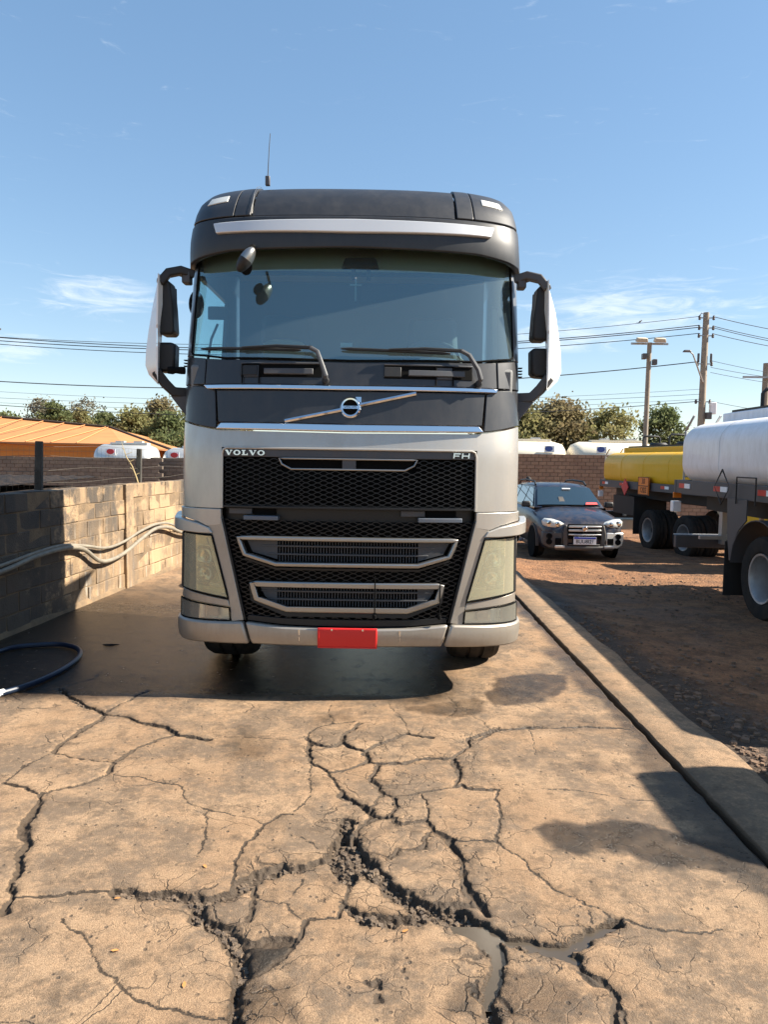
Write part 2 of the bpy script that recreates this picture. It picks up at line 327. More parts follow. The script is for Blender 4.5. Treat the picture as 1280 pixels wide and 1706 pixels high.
CRACKS=[
(0.008,"-0.45,4.42 -0.44,4.52 -0.39,4.61 -0.33,4.66 -0.18,4.70"),
(0.004,"-0.33,4.66 -0.35,4.99"),
(0.016,"-0.45,4.42 -0.42,4.33 -0.36,4.27 -0.29,4.28 -0.23,4.36 -0.22,4.45 -0.15,4.66"),
(0.020,"-0.23,4.36 -0.18,4.27 -0.09,4.22 0.00,4.33 0.15,4.47 0.33,4.46"),
(0.016,"-0.42,4.33 -0.42,4.14 -0.39,4.02 -0.33,3.98 -0.26,3.92 -0.22,3.77 -0.20,3.66"),
(0.045,"-0.20,3.66 -0.11,3.56 -0.06,3.50"),
(0.005,"-0.39,4.02 -0.38,3.82 -0.35,3.66 -0.38,3.55 -0.44,3.43"),
(0.018,"-0.09,4.22 -0.08,4.03 -0.02,4.02 0.11,4.04 0.22,4.11 0.41,4.13"),
(0.018,"-0.02,4.02 -0.02,3.84 -0.00,3.67 0.06,3.63 0.15,3.65 0.28,3.72 0.40,3.77"),
(0.012,"-0.08,4.03 -0.13,3.98 -0.21,3.92 -0.26,3.92"),
(0.018,"0.41,4.13 0.51,4.31 0.56,4.43 0.70,4.57 1.02,4.63"),
(0.004,"0.70,4.57 0.68,4.74 0.61,4.87"),
(0.014,"0.41,4.13 0.42,4.00 0.40,3.77 0.43,3.80 0.49,3.74 0.61,3.75"),
(0.004,"0.06,5.06 0.12,4.82 0.15,4.57 0.17,4.48"),
(0.004,"0.48,5.18 0.51,5.03 0.51,4.89 0.45,4.79"),
(0.008,"0.61,3.75 0.58,3.56 0.56,3.42 0.53,3.32 0.51,3.20 0.56,3.14 0.61,3.08 0.63,2.99 0.67,2.94"),
(0.014,"-0.06,3.50 -0.01,3.64 -0.00,3.67"),
(0.016,"0.06,3.63 0.08,3.52 0.03,3.43 -0.04,3.35 -0.06,3.50"),
(0.040,"-0.06,3.50 -0.03,3.44 0.02,3.42"),
(0.014,"-0.06,3.50 -0.03,3.40 0.05,3.40 0.09,3.33 0.22,3.37 0.25,3.27 0.32,3.20"),
(0.022,"0.32,3.20 0.36,3.11 0.37,2.95 0.36,2.83 0.38,2.74 0.40,2.65"),
(0.009,"0.22,3.37 0.25,3.48 0.24,3.59 0.21,3.62 0.22,3.66"),
(0.004,"0.32,3.20 0.43,3.19 0.51,3.20"),
(0.014,"-0.09,3.22 -0.05,3.12 0.01,3.10 0.06,3.06 0.11,3.13 0.20,3.16 0.22,3.25"),
(0.020,"-0.09,3.22 -0.07,3.33 -0.04,3.35"),
(0.085,"-0.14,3.35 -0.16,3.22 -0.16,3.02 -0.12,2.88"),
(0.060,"-0.09,3.22 -0.11,3.10"),
(0.075,"-0.13,3.18 -0.07,3.06 -0.00,2.94 0.06,2.81 0.15,2.70 0.26,2.63 0.35,2.54 0.40,2.45"),
(0.050,"0.40,2.45 0.40,2.35 0.38,2.27"),
(0.020,"0.01,2.94 0.08,2.82 0.16,2.75 0.24,2.72 0.33,2.72 0.38,2.74"),
(0.014,"-0.12,2.88 -0.11,2.80 -0.12,2.71 -0.14,2.64"),
(0.050,"-0.12,2.71 -0.05,2.67 0.05,2.63 0.15,2.61"),
(0.009,"-0.14,2.64 -0.18,2.62 -0.25,2.60 -0.27,2.52 -0.29,2.47 -0.34,2.39 -0.42,2.29"),
(0.040,"-0.16,3.02 -0.22,3.02 -0.28,2.99 -0.35,2.95 -0.39,2.96 -0.44,2.91 -0.50,2.86 -0.55,2.83"),
(0.012,"-0.49,2.61 -0.49,2.71 -0.48,2.81"),
(0.004,"-0.41,3.25 -0.33,3.19 -0.24,3.12"),
(0.004,"-0.47,2.74 -0.35,2.69 -0.27,2.60"),
(0.003,"-0.35,2.73 -0.34,2.84 -0.33,2.89"),
(0.030,"-0.38,2.95 -0.44,2.90 -0.52,2.83 -0.59,2.77 -0.68,2.73 -0.77,2.74 -0.86,2.75 -0.95,2.76 -1.02,2.77"),
(0.008,"-1.02,2.77 -1.13,2.77 -1.28,2.73 -1.36,2.72 -1.42,2.72"),
(0.042,"-0.72,2.73 -0.67,2.62 -0.58,2.56 -0.50,2.47 -0.46,2.40 -0.43,2.34 -0.42,2.23 -0.41,2.10"),
(0.020,"-0.58,2.56 -0.47,2.49 -0.41,2.50 -0.31,2.48"),
(0.016,"-1.86,4.12 -1.76,4.07 -1.59,4.03 -1.47,4.02 -1.41,4.20 -1.32,4.34 -1.24,4.42"),
(0.014,"-1.47,4.02 -1.44,3.84 -1.56,3.69 -1.70,3.59 -1.82,3.65 -1.95,3.69"),
(0.024,"-1.70,3.59 -1.68,3.44 -1.62,3.29 -1.55,3.15 -1.48,2.95 -1.43,2.79 -1.41,2.69 -1.39,2.62"),
(0.018,"-1.86,4.12 -1.88,4.32 -1.85,4.55 -1.82,4.67 -1.81,4.75"),
(0.030,"-1.81,4.75 -1.98,4.88 -2.09,4.99 -2.22,5.11 -2.33,5.25"),
(0.007,"-2.33,5.25 -2.52,5.25 -2.60,5.24"),
(0.007,"-2.33,5.25 -2.29,5.39 -2.19,5.54 -2.19,5.75 -2.06,5.75"),
(0.004,"-2.19,5.75 -2.40,6.25"),
(0.022,"-1.81,4.75 -1.70,4.72 -1.55,4.62 -1.39,4.55 -1.24,4.42 -1.08,4.38 -1.04,4.37"),
(0.010,"-1.81,4.78 -1.79,4.84 -1.77,5.01 -1.70,5.23"),
(0.004,"-1.04,4.37 -0.91,4.39 -0.74,4.39 -0.60,4.37"),
(0.003,"-0.86,4.39 -0.74,4.39 -0.57,4.36 -0.45,4.42"),
(0.008,"-1.86,4.12 -1.90,4.02 -1.95,3.90 -1.95,3.70"),
(0.005,"-1.44,3.84 -1.24,3.79 -1.04,3.68 -0.99,3.59 -0.90,3.52 -0.82,3.46 -0.72,3.41 -0.61,3.37 -0.55,3.33"),
(0.008,"-0.55,3.33 -0.58,3.14 -0.60,2.97 -0.60,2.87 -0.59,2.77"),
(0.008,"-0.55,3.33 -0.49,3.41 -0.44,3.41"),
(0.004,"-0.82,3.46 -0.81,3.27 -0.76,3.11 -0.76,3.04"),
(0.008,"-1.18,2.60 -1.09,2.51 -1.02,2.45 -0.95,2.37 -0.85,2.31 -0.77,2.23 -0.68,2.18 -0.60,2.15 -0.53,2.13 -0.41,2.11"),
(0.012,"0.61,4.40 0.72,4.58 0.92,4.59 1.07,4.61 1.29,4.64 1.62,4.60"),
(0.003,"0.93,4.57 0.94,4.36 0.91,4.19"),
(0.008,"0.57,3.13 0.61,3.08 0.63,2.99 0.68,2.89 0.72,2.82 0.79,2.76 0.86,2.72 0.89,2.64 0.93,2.65 1.02,2.60 1.12,2.59 1.28,2.59"),
(0.004,"0.84,3.75 1.05,3.71 1.16,3.67 1.40,3.63"),
(0.004,"0.81,2.74 0.80,2.63"),
(0.060,"0.37,2.57 0.41,2.49"),
(0.055,"0.42,2.53 0.48,2.50 0.57,2.49 0.67,2.49 0.74,2.54 0.82,2.61 0.89,2.64"),
(0.050,"0.68,2.48 0.62,2.46 0.70,2.43"),
(0.045,"0.41,2.49 0.39,2.37 0.38,2.26 0.36,2.23"),
(0.050,"0.36,2.23 0.34,2.16 0.33,2.12"),
(0.014,"0.36,2.23 0.39,2.22 0.41,2.17"),
(0.014,"-0.03,2.29 -0.01,2.28 0.01,2.30 0.02,2.26"),
(0.012,"0.01,2.23 0.02,2.20"),
(0.010,"0.08,2.36 0.08,2.35"),
(0.008,"0.08,2.42 0.08,2.41"),
(0.016,"0.70,2.44 0.70,2.37 0.74,2.30 0.75,2.22 0.74,2.17 0.74,2.13"),
(0.008,"0.68,2.35 0.69,2.29 0.73,2.27"),
(0.010,"0.75,2.22 0.77,2.17 0.77,2.13"),
]
STAINS=[
(1.00,"0.72,3.32 0.84,3.41 0.99,3.37 1.08,3.42 1.24,3.42 1.32,3.36 1.44,3.26 1.61,3.22 1.66,3.11 1.58,2.97 1.45,2.95 1.38,3.01 1.31,3.01 1.23,2.96 1.17,3.01 1.07,3.11 0.98,3.15 0.85,3.11 0.76,3.20"),
(0.55,"0.92,4.00 1.04,4.01 1.17,4.20 1.30,4.31 1.36,4.18 1.35,4.05 1.47,3.99 1.43,3.91 1.23,3.90 1.11,3.84 1.07,3.95"),
(0.60,"-0.90,4.60 -0.81,4.63 -0.67,4.41 -0.59,4.16 -0.65,4.00 -0.78,4.01 -0.86,4.02 -1.00,4.29"),
(0.60,"-0.46,4.67 -0.41,4.85 -0.25,4.88 -0.16,4.77 -0.12,4.66 -0.25,4.47 -0.30,4.65"),
(0.70,"0.16,4.97 0.43,5.13 0.67,5.19 0.78,5.09 0.70,4.90 0.51,4.78 0.31,4.81"),
(0.90,"0.88,5.72 1.28,5.87 1.54,5.82 1.39,5.39 1.12,5.11 0.81,5.00 0.77,5.20"),
(0.60,"0.74,4.70 0.98,4.75 1.42,4.86 1.57,4.66 1.48,4.53 1.27,4.54 1.05,4.52 0.77,4.58"),
(0.60,"-0.58,3.31 -0.45,3.45 -0.38,3.43 -0.42,3.25 -0.50,3.17 -0.56,3.23"),
(0.70,"0.36,2.25 0.36,2.32 0.28,2.30 0.22,2.21 0.20,2.12 0.33,2.12"),
(0.70,"0.43,2.36 0.57,2.36 0.65,2.29 0.65,2.18 0.62,2.12 0.36,2.12 0.40,2.21"),
(0.75,"-0.29,2.28 -0.36,2.27 -0.43,2.34 -0.50,2.31 -0.50,2.26 -0.43,2.10 -0.26,2.11"),
(0.70,"-0.48,2.47 -0.42,2.42 -0.42,2.32 -0.34,2.18 -0.35,2.10 -0.41,2.10"),
(0.50,"0.38,4.10 0.47,4.20 0.53,4.01 0.45,3.77 0.38,3.79"),
(0.50,"-0.23,4.11 -0.11,4.18 -0.09,4.02 -0.19,3.95"),
(0.40,"-0.04,4.18 0.22,4.16 0.35,4.24 0.41,4.19 0.13,4.03 -0.02,4.04"),
]

G=.0055; X0,X1,Y0,Y1=-2.95,KX-.036,1.9,5.8
gx=np.linspace(X0,X1,int((X1-X0)/G)); gy=np.linspace(Y0,Y1,int((Y1-Y0)/G)); GX,GY=np.meshgrid(gx,gy)
wx=GX+.09*fbm(GX,GY,5,4,3)+.022*fbm(GX,GY,45,2,9); wy=GY+.09*fbm(GX,GY,5,4,5)+.022*fbm(GX,GY,45,2,13)
D=np.full(GX.shape,.5); WD=np.zeros(GX.shape)
def segdist(px,py,a,b):
    dx,dy=b[0]-a[0],b[1]-a[1]; L2=dx*dx+dy*dy+1e-9; t=np.clip(((px-a[0])*dx+(py-a[1])*dy)/L2,0,1); return np.hypot(px-a[0]-t*dx,py-a[1]-t*dy)
jag=.1+1.0*vnoise(GX,GY,4.5,30)+.5*vnoise(GX,GY,22,31)+.35*vnoise(GX,GY,60,32)
hw=.004*0
for wd,s in CRACKS:
    P=pts(s)
    for a,b in zip(P[:-1],P[1:]):
        m=.42; i0,i1=np.searchsorted(gx,[min(a[0],b[0])-m,max(a[0],b[0])+m]); j0,j1=np.searchsorted(gy,[min(a[1],b[1])-m,max(a[1],b[1])+m])
        if i1<=i0 or j1<=j0: continue
        sl=(slice(j0,j1),slice(i0,i1)); d=segdist(wx[sl],wy[sl],a,b)-(max(wd*.72,.0034)*(jag[sl] if wd>.006 else .8))
        k=d<D[sl]; D[sl]=np.where(k,d,D[sl]); WD[sl]=np.where(k,wd,WD[sl])
edge=np.minimum(np.minimum(GX-X0,X1-GX),np.minimum(GY-Y0,Y1-GY)); fade=sstep(0,.25,edge)
def inpoly(px,py,P):
    c=np.zeros(px.shape,bool); n=len(P)
    for i in range(n):
        a,b=P[i],P[(i+1)%n]
        c^=((a[1]>py)!=(b[1]>py))&(px<(b[0]-a[0])*(py-a[1])/(b[1]-a[1]+1e-12)+a[0])
    return c
def wet_shade_field(X,Y):
    wx=X+.16*fbm(X,Y,5,6,51,.6); wy=Y+.16*fbm(X,Y,5,6,52,.6); W=np.zeros(X.shape)
    for st,s in STAINS:
        P=pts(s); d=np.full(X.shape,9.)
        for a,b in zip(P,P[1:]+P[:1]): d=np.minimum(d,segdist(wx,wy,a,b))
        d=np.where(inpoly(wx,wy,P),-d,d); W=np.maximum(W,.82*st*(sstep(.03,-.035,d) if st>.65 else sstep(.07,-.14,d)))
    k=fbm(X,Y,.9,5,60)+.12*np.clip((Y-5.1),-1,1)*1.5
    big=sstep(-.02,.12,k+.24)*sstep(4.9,5.25,Y+.4*fbm(X,Y,2,3,61))*sstep(.75,.3,X)*sstep(11.,7.4,Y)  # damp ground, spread over the lorry's whole shadow to paint its shade darker
    tr=sstep(KX-.24,KX-.09,X+.25*fbm(X,Y,3,4,62))*.7
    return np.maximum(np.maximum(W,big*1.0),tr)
WET_SHADE=wet_shade_field(GX,GY)
# labels: connected pieces of slab between the cracks
ny,nx=GX.shape; fmask=(D[:-1,:-1]+D[1:,1:]+D[1:,:-1]+D[:-1,1:])/4>.0012
lab=np.zeros((ny-1,nx-1),np.int32); par=[0]
def find(a):
    while par[a]!=a: par[a]=par[par[a]]; a=par[a]
    return a
prev=[]
for j in range(ny-1):
    r=fmask[j].astype(np.int8); d=np.diff(np.concatenate([[0],r,[0]])); st=np.where(d==1)[0]; en=np.where(d==-1)[0]; cur=[]; p=0
    for a,b in zip(st,en):
        l=0
        while p<len(prev) and prev[p][1]<=a: p+=1
        q=p
        while q<len(prev) and prev[q][0]<b:
            pl=find(prev[q][2])
            if l==0: l=pl
            elif pl!=l: par[max(l,pl)]=min(l,pl); l=min(l,pl)
            q+=1
        if l==0: par.append(len(par)); l=len(par)-1
        cur.append((a,b,l)); lab[j,a:b]=l
    prev=cur
root=np.array([find(i) for i in range(len(par))]); lab=root[lab]
cnt=np.bincount(lab.ravel()); big=[i for i in np.argsort(-cnt) if i>0 and cnt[i]>500][:60]
keep=np.zeros(len(par),bool); keep[big]=True
rough=fbm(GX,GY,60,3,21)*.028+fbm(GX,GY,9,3,25)*.06
depth=np.where(WD<.006,.005,np.clip(.007+WD*.42,.009,.030))
Zc=-depth*sstep(0.002,-.014,D)+np.where(D<-.004,rough*np.clip(WD/.05,.15,1.2)*sstep(-.004,-.03,D),0)
lip=-.006*np.exp(-np.clip(D,0,1)/.014)*np.clip(WD/.015,.25,1.3)
dv=np.zeros(GX.shape); rs=np.random.RandomState(5); lv=np.zeros((ny-1,nx-1))
for i in big[1:]:
    mk=lab==i; lv[mk]=rs.uniform(-.009,.004)
dv[:-1,:-1]=lv
Z=(Zc+lip+dv+.010*fbm(GX,GY,1.6,4,41)+.0035*fbm(GX,GY,14,3,43))*fade
MUD=np.clip(sstep(.007,-.004,D)*np.clip(WD/.012,.55,1),0,1)*.95
MUD=np.maximum(MUD,.42*sstep(.05,0,D+.05*fbm(GX,GY,9,3,46))*np.clip(WD/.03-.15,0,1))
FRAG=np.exp(-np.clip(D,0,2)/.16)*np.clip(WD/.018-.35,0,1)*sstep(-1.2,-.5,GX)*sstep(1.3,.7,GX)
co=np.stack([GX,GY,Z],-1).reshape(-1,3); idx=(np.arange(ny-1)[:,None]*nx+np.arange(nx-1)[None]); Q=np.stack([idx,idx+1,idx+nx+1,idx+nx],-1)
yard=thing('concrete_yard','','x'); del yard['label']; del yard['category']; yard['kind']='structure'
def sub(name,mask,m,kind=None):
    q=Q[mask]; u,inv=np.unique(q,return_inverse=True)
    return arrmesh(name,co[u],inv.reshape(q.shape),m,{'wet':WET_SHADE.ravel()[u],'mud_shade':MUD.ravel()[u],'frag':FRAG.ravel()[u]},kind,yard)
for i in big: sub('concrete_slab',lab==i,MC)
bed=sub('crack_mud',~keep[lab],MM,'stuff')
rr_=np.random.RandomState(9); cand=np.argwhere((D<-.012)&(WD>.028)); rub=None
# surrounding concrete, one sheet round the broken patch
def ringmesh(name,xs,ys,hole,m):
    X,Y=np.meshgrid(xs,ys); n=len(xs); c=np.stack([X,Y,np.zeros_like(X)],-1).reshape(-1,3)
    i=(np.arange(len(ys)-1)[:,None]*n+np.arange(n-1)[None]); cx=(X[:-1,:-1]+X[1:,1:])/2; cy=(Y[:-1,:-1]+Y[1:,1:])/2
    mk=~((cx>hole[0])&(cx<hole[1])&(cy>hole[2])&(cy<hole[3])); i=i[mk]; q=np.stack([i,i+1,i+n+1,i+n],-1)
    return arrmesh(name,c,q,m,{'wet':wet_shade_field(X,Y).ravel(),'mud_shade':np.zeros(X.size)},None,yard)
xs=np.unique(np.round(np.concatenate([np.arange(-4.2,X0,.05),[X0],np.arange(X0+.05,X1,.05),[X1]]),4)); ys=np.unique(np.round(np.concatenate([np.arange(-3,Y0,.1),[Y0],np.arange(Y0+.05,Y1,.05),[Y1],np.arange(Y1+.05,16,.06)]),4))
ringmesh('concrete_apron',xs,ys,(X0,X1,Y0,Y1),MC)
wm=mat('muddy_water',(.075,.06,.045),.2,spec=.4,var=.2,vscale=3); 
MB().add([(.25,2.2,-.023),(1.15,2.2,-.023),(1.15,2.62,-.023),(.25,2.62,-.023)],[(0,1,2,3)]).build('muddy_water',wm,yard)
# dirt ground, one sheet to the horizon
def spread(a,b,n,f): return np.linspace(a,b,n)
xs=np.unique(np.concatenate([-np.geomspace(6,700,24),np.linspace(-5.9,KX+.05,12),np.linspace(KX+.1,9,150),np.geomspace(9.1,700,50)]))
ys=np.unique(np.concatenate([-np.geomspace(.5,60,12),np.linspace(0,14,200),np.geomspace(14.1,40,70),np.geomspace(41,900,30)]))
X,Y=np.meshgrid(xs,ys)
asph=sstep(2.75,2.25,X+.35*fbm(X,Y,1.5,4,77)-np.clip(5-Y,0,3)*.22)*sstep(12,9.5,Y)*(X>KX)
dz=lambda X,Y: zyard(X,Y)+np.where(X>KX+.3,.03*fbm(X,Y,2,4,80)+.025*fbm(X,Y,11,3,81),0)*(Y<30)
gd=gridmesh('dirt_ground',xs,ys,dz,MD,{'wet':np.clip(asph*.25+.3*sstep(.05,.2,fbm(X,Y,1.1,4,83)),0,1),'mud_shade':asph*.8})
# kerb: low raised strip with an uneven outer side
rg=[]
for y in np.arange(-2,13,.05):
    a=.02*mnoise.noise((y*2.1,0,3))+.025*mnoise.noise((y*9,2,3))+.02*mnoise.noise((y*19,5,3)); b=.05*mnoise.noise((y*1.3,4,3)); zt=.020+.004*mnoise.noise((y*3,1,1))
    rg.append([(KX+a*.3,y,-.14),(KX+a*.3,y,zt-.012),(KX+.012+a*.3,y,zt),(KX+.2,y,zt+.004),(KX+.34+b,y,zt-.006),(KX+.40+b,y,-.0),(KX+.41+b,y,-.15)])
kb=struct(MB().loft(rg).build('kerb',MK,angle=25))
kb.data.attributes.new('wet','FLOAT','POINT'); kb.data.attributes.new('mud_shade','FLOAT','POINT').data.foreach_set('value',[1.0 if k%7 in(0,1,6) else (.45 if k%7==2 else (.25 if k%7==5 else 0.)) for k in range(len(kb.data.vertices))])  # inner face takes the mud colour to paint in its dark shade line
# gravel and broken asphalt lumps on the dirt
rd=random.Random(4); g=MB(); 
def lump(g,x,y,z,s,fl):
    n=5+rd.randrange(3); a0=rd.random()*6; b=[]; t=[]
    for k in range(n):
        a=a0+2*PI*k/n; r=s*(.7+.5*rd.random()); b.append((x+r*math.cos(a),y+r*math.sin(a),z-s*.3)); r*=.75; t.append((x+r*math.cos(a),y+r*math.sin(a),z+s*fl*(.6+.6*rd.random())))
    g.loft([b,t])
for k in range(1500):
    d=rd.random(); y=2.6+5.5*d*d+rd.random()*1.5; x=2.15+rd.random()*rd.random()*(1.9+y*.2)
    if x-2.1>.55 and rd.random()<.35: continue
    g_s=rd.choice([.006,.008,.012,.014,.018,.026,.034]); lump(g,x,y,float(dz(np.array(x),np.array(y)))+.004,g_s,.5)
for k in range(160):
    x=3.6+rd.gauss(0,.55)+.8; y=11.+rd.gauss(0,1.0); lump(g,x,y,float(dz(np.array(x),np.array(y)))+.006,rd.uniform(.012,.035),.4)
g.build('gravel',mat('gravel_stone',(.09,.058,.04),.9,col2=(.2,.12,.07),vscale=14,bump=.3,bscale=80),angle=25,kind='stuff')

g=MB()
for k in range(1500):
    j,i=cand[rr_.randint(len(cand))]; x,y=gx[i]+rr_.uniform(-.004,.004),gy[j]; lump(g,x,y,float(Z[j,i])-.001,float(rr_.choice([.003,.004,.004,.006,.008,.011,.015])),.7)
g.build('crack_rubble',mat('broken_concrete',(.2,.14,.09),.6,col2=(.035,.028,.024),vscale=40,bump=.4,bscale=150),yard,angle=25,kind='stuff')
g=MB(); lf=[(-1.0,2.72),(-.62,2.26),(-.9,2.42),(-1.5,2.35),(.1,2.55),(-.72,2.95),(2.4,4.1),(2.6,4.3)]
for i,(x,y) in enumerate(lf):
    a=i*1.7; z=.004; p=[(-.013,0,0),(-.005,.006,.003),(.007,.005,.002),(.014,0,.004),(.006,-.006,.003),(-.006,-.006,.002)]
    g.add([(x+u*math.cos(a)-v*math.sin(a),y+u*math.sin(a)+v*math.cos(a),z+w_) for u,v,w_ in p],[(0,1,2,3,4,5)])
g.build('leaf_litter',M['leafdry'],None,kind='stuff',recalc=False)
MB().add([(-2.43+.07*math.cos(a)*(1+.3*math.sin(3*a)),6.5+.045*math.sin(a),.005) for a in np.linspace(0,2*PI,13)[:-1]],[tuple(range(12))]).build('drain_hole',M['void'],yard)

# gutter between the slab and the kerb
gy_=np.arange(-2.5,13,.08); rg=[]
for y in gy_: rg.append([(1.60,y,-.16),(1.60,y,-.05),(1.63,y,-.055+.012*mnoise.noise((y*6,0,0))),(1.66,y,-.055+.012*mnoise.noise((y*6,3,0))),(1.70,y,-.08),(1.70,y,-.16)])
gt=MB().loft(rg).build('gutter_bed',MM,yard,angle=60); gt.data.attributes.new('wet','FLOAT','POINT'); gt.data.attributes.new('mud_shade','FLOAT','POINT').data.foreach_set('value',[1.0]*len(gt.data.vertices))
rg=[]
for y in np.arange(-2.9,12.9,.07):
    q=.02*mnoise.noise((y*3,7,0))+.022*mnoise.noise((y*11,2,0))+.016*mnoise.noise((y*23,2,5)); rg.append([(X1-.03,y,-.15),(X1-.03,y,-.004),(X1-.002,y,.0015),(X1+.012+q*.7,y,-.004),(X1+.014+q*.8,y,-.02),(X1+.008+q*.8,y,-.15)])
sl_=MB().loft(rg).build('slab_edge',MC,yard,angle=60); sl_.data.attributes.new('wet','FLOAT','POINT').data.foreach_set('value',[.7]*len(sl_.data.vertices)); sl_.data.attributes.new('mud_shade','FLOAT','POINT').data.foreach_set('value',[.35]*len(sl_.data.vertices))
# ------------------------------------------------------------------ the lorry
XT=-.25
lorry=thing('lorry','silver and charcoal lorry cab parked facing the camera on cracked concrete','lorry',(XT,5.1,0))
def lerp(P,z):
    if z<=P[0][0]: return P[0][1]
    for a,b in zip(P,P[1:]):
        if z<=b[0]: return a[1]+(b[1]-a[1])*(z-a[0])/(b[0]-a[0])
    return P[-1][1]
class Surf:
    def __init__(s,nose,W,D,n): s.nose=nose; s.W=W; s.D=D; s.n=n
    def raw(s,u,z):
        W=lerp(s.W,z); a=min(abs(u),W*.999); y=lerp(s.nose,z)+s.D*(1-max(0,1-(a/W)**s.n)**(1/s.n))
        y+=max(0,abs(u)-W*.999); return Vector((math.copysign(a,u) if u else 0,y,z))
    def at(s,u,z,off=0):
        p=s.raw(u,z)
        if not off: return p
        e=.004; n=(s.raw(u+e,z)-s.raw(u-e,z)).cross(s.raw(u,z+e)-s.raw(u,z-e))
        n.normalize(); return p+n*off
CAB=Surf([(.35,.04),(.45,.0),(.6,.01),(1.0,.02),(1.35,.02),(1.75,.035),(1.95,.07),(2.2,.11),(2.40,.15),(3.30,.43)],[(0,1.25)],.45,2.8)
ROOF=Surf([(3.1,.27),(3.19,.25),(3.28,.25),(3.42,.28),(3.52,.34),(3.62,.43),(3.70,.54),(3.76,.68),(3.80,.84),(3.825,1.05)],[(3.1,1.265),(3.3,1.25),(3.45,1.232),(3.6,1.215),(3.72,1.165),(3.80,1.07),(3.83,.97)],.45,2.8)
def resample(P,n):
    L=[0]
    for a,b in zip(P,P[1:]): L.append(L[-1]+math.hypot(b[0]-a[0],b[1]-a[1]))
    o=[]
    for k in range(n):
        t=L[-1]*k/(n-1); i=0
        while i<len(L)-2 and L[i+1]<t: i+=1
        f=(t-L[i])/max(1e-9,L[i+1]-L[i]); o.append((P[i][0]+(P[i+1][0]-P[i][0])*f,P[i][1]+(P[i+1][1]-P[i][1])*f))
    return o
def panel(mb,S,A,B,off=0,th=.03,nu=24,nv=5,sg=1):
    a=resample(A,nu); b=resample(B,nu); fo=off if callable(off) else (lambda t:off)
    F=[];K=[]
    for i in range(nu):
        for j in range(nv):
            f=j/(nv-1); s=a[i][0]*(1-f)+b[i][0]*f; z=a[i][1]*(1-f)+b[i][1]*f; o=fo(i/(nu-1))
            F.append(S.at(s*sg,z,o)); 
            if th: K.append(S.at(s*sg,z,o-th))
    q=[(i*nv+j,(i+1)*nv+j,(i+1)*nv+j+1,i*nv+j+1) for i in range(nu-1) for j in range(nv-1)]
    if not th: return mb.add(F,q)
    n=len(F); fs=q+[tuple(n+k for k in reversed(x)) for x in q]
    bd=[i*nv for i in range(nu)]+[(nu-1)*nv+j for j in range(1,nv)]+[i*nv+nv-1 for i in range(nu-2,-1,-1)]+[j for j in range(nv-2,0,-1)]
    fs+=[(bd[k],bd[(k+1)%len(bd)],n+bd[(k+1)%len(bd)],n+bd[k]) for k in range(len(bd))]
    return mb.add(F+K,fs)
def pan(name,m,A,B,off=0,th=.03,nu=24,nv=5,S=CAB,both=False,bevel=.005,parent=None,angle=40):
    r=[]
    for sg in ((-1,1) if both else (1,)):
        r.append(panel(MB(),S,A,B,off,th,nu,nv,sg).build(name,M[m],parent or lorry,bevel=bevel,angle=angle,recalc=th>0))
    return r
def spath(P,off,S=CAB,sg=1,step=.03,loop=False):
    o=[]; P=P+[P[0]] if loop else P
    for a,b in zip(P,P[1:]):
        n=max(1,int(math.hypot(b[0]-a[0],b[1]-a[1])/step))
        for k in range(n): o.append(S.at(sg*(a[0]+(b[0]-a[0])*k/n),a[1]+(b[1]-a[1])*k/n,off))
    if not loop: o.append(S.at(sg*P[-1][0],P[-1][1],off))
    return o
W=1.25
# bumper
pan('bumper_middle','bumper',[(-.668,.395),(0,.388),(.668,.395)],[(-.712,.545),(-.45,.522),(0,.512),(.45,.522),(.712,.545)],lambda t:.03,.07,28,5,bevel=.016)
pan('bumper_corner','bumper',[(.684,.395),(.95,.385),(1.18,.372),(W+.05,.39),(W+.35,.42)],[(.728,.545),(1.0,.532),(1.22,.527),(W+.35,.53)],.035,.07,30,5,both=True,bevel=.016)
for x in(-.33,.37): panel(MB(),CAB,[(x,.44),(x+.006,.44)],[(x-.004,.505),(x+.004,.505)],.034,.004,2,2).build('bumper_mark',M['chrome'],lorry)
# lower corner panels round the lamps
pan('corner_panel','bumper',[(.73,.552),(.905,1.29)],[(.818,.537),(.838,.69),(.965,1.15),(1.0,1.205)],.004,.04,24,6,both=True,bevel=.004)
pan('lamp_divider','bumper',[(.83,.642),(1.23,.672)],[(.845,.690),(1.212,.737)],.006,.04,16,4,both=True,bevel=.004)
pan('corner_post','bumper',[(1.232,.54),(1.22,.75),(1.214,1.16)],[(W+.28,.54),(W+.3,.75),(W+.3,1.2)],.0,.04,14,12,both=True,bevel=.004)
pan('air_deflector','silver',[(.958,1.158),(1.06,1.156),(1.2,1.165),(W+.02,1.185),(W+.25,1.21)],[(.985,1.197),(1.07,1.228),(1.2,1.255),(W+.02,1.262),(W+.25,1.275)],lambda t:.018+.085*t*t*(3-2*t),.05,36,6,both=True,bevel=.014)
pan('step_ledge','silver',[(.902,1.222),(1.0,1.205),(1.08,1.238),(1.2,1.262),(W+.3,1.285)],[(.902,1.332),(1.25,1.332),(W+.3,1.332)],lambda t:.004+.012*t,.03,36,5,both=True,bevel=.004)
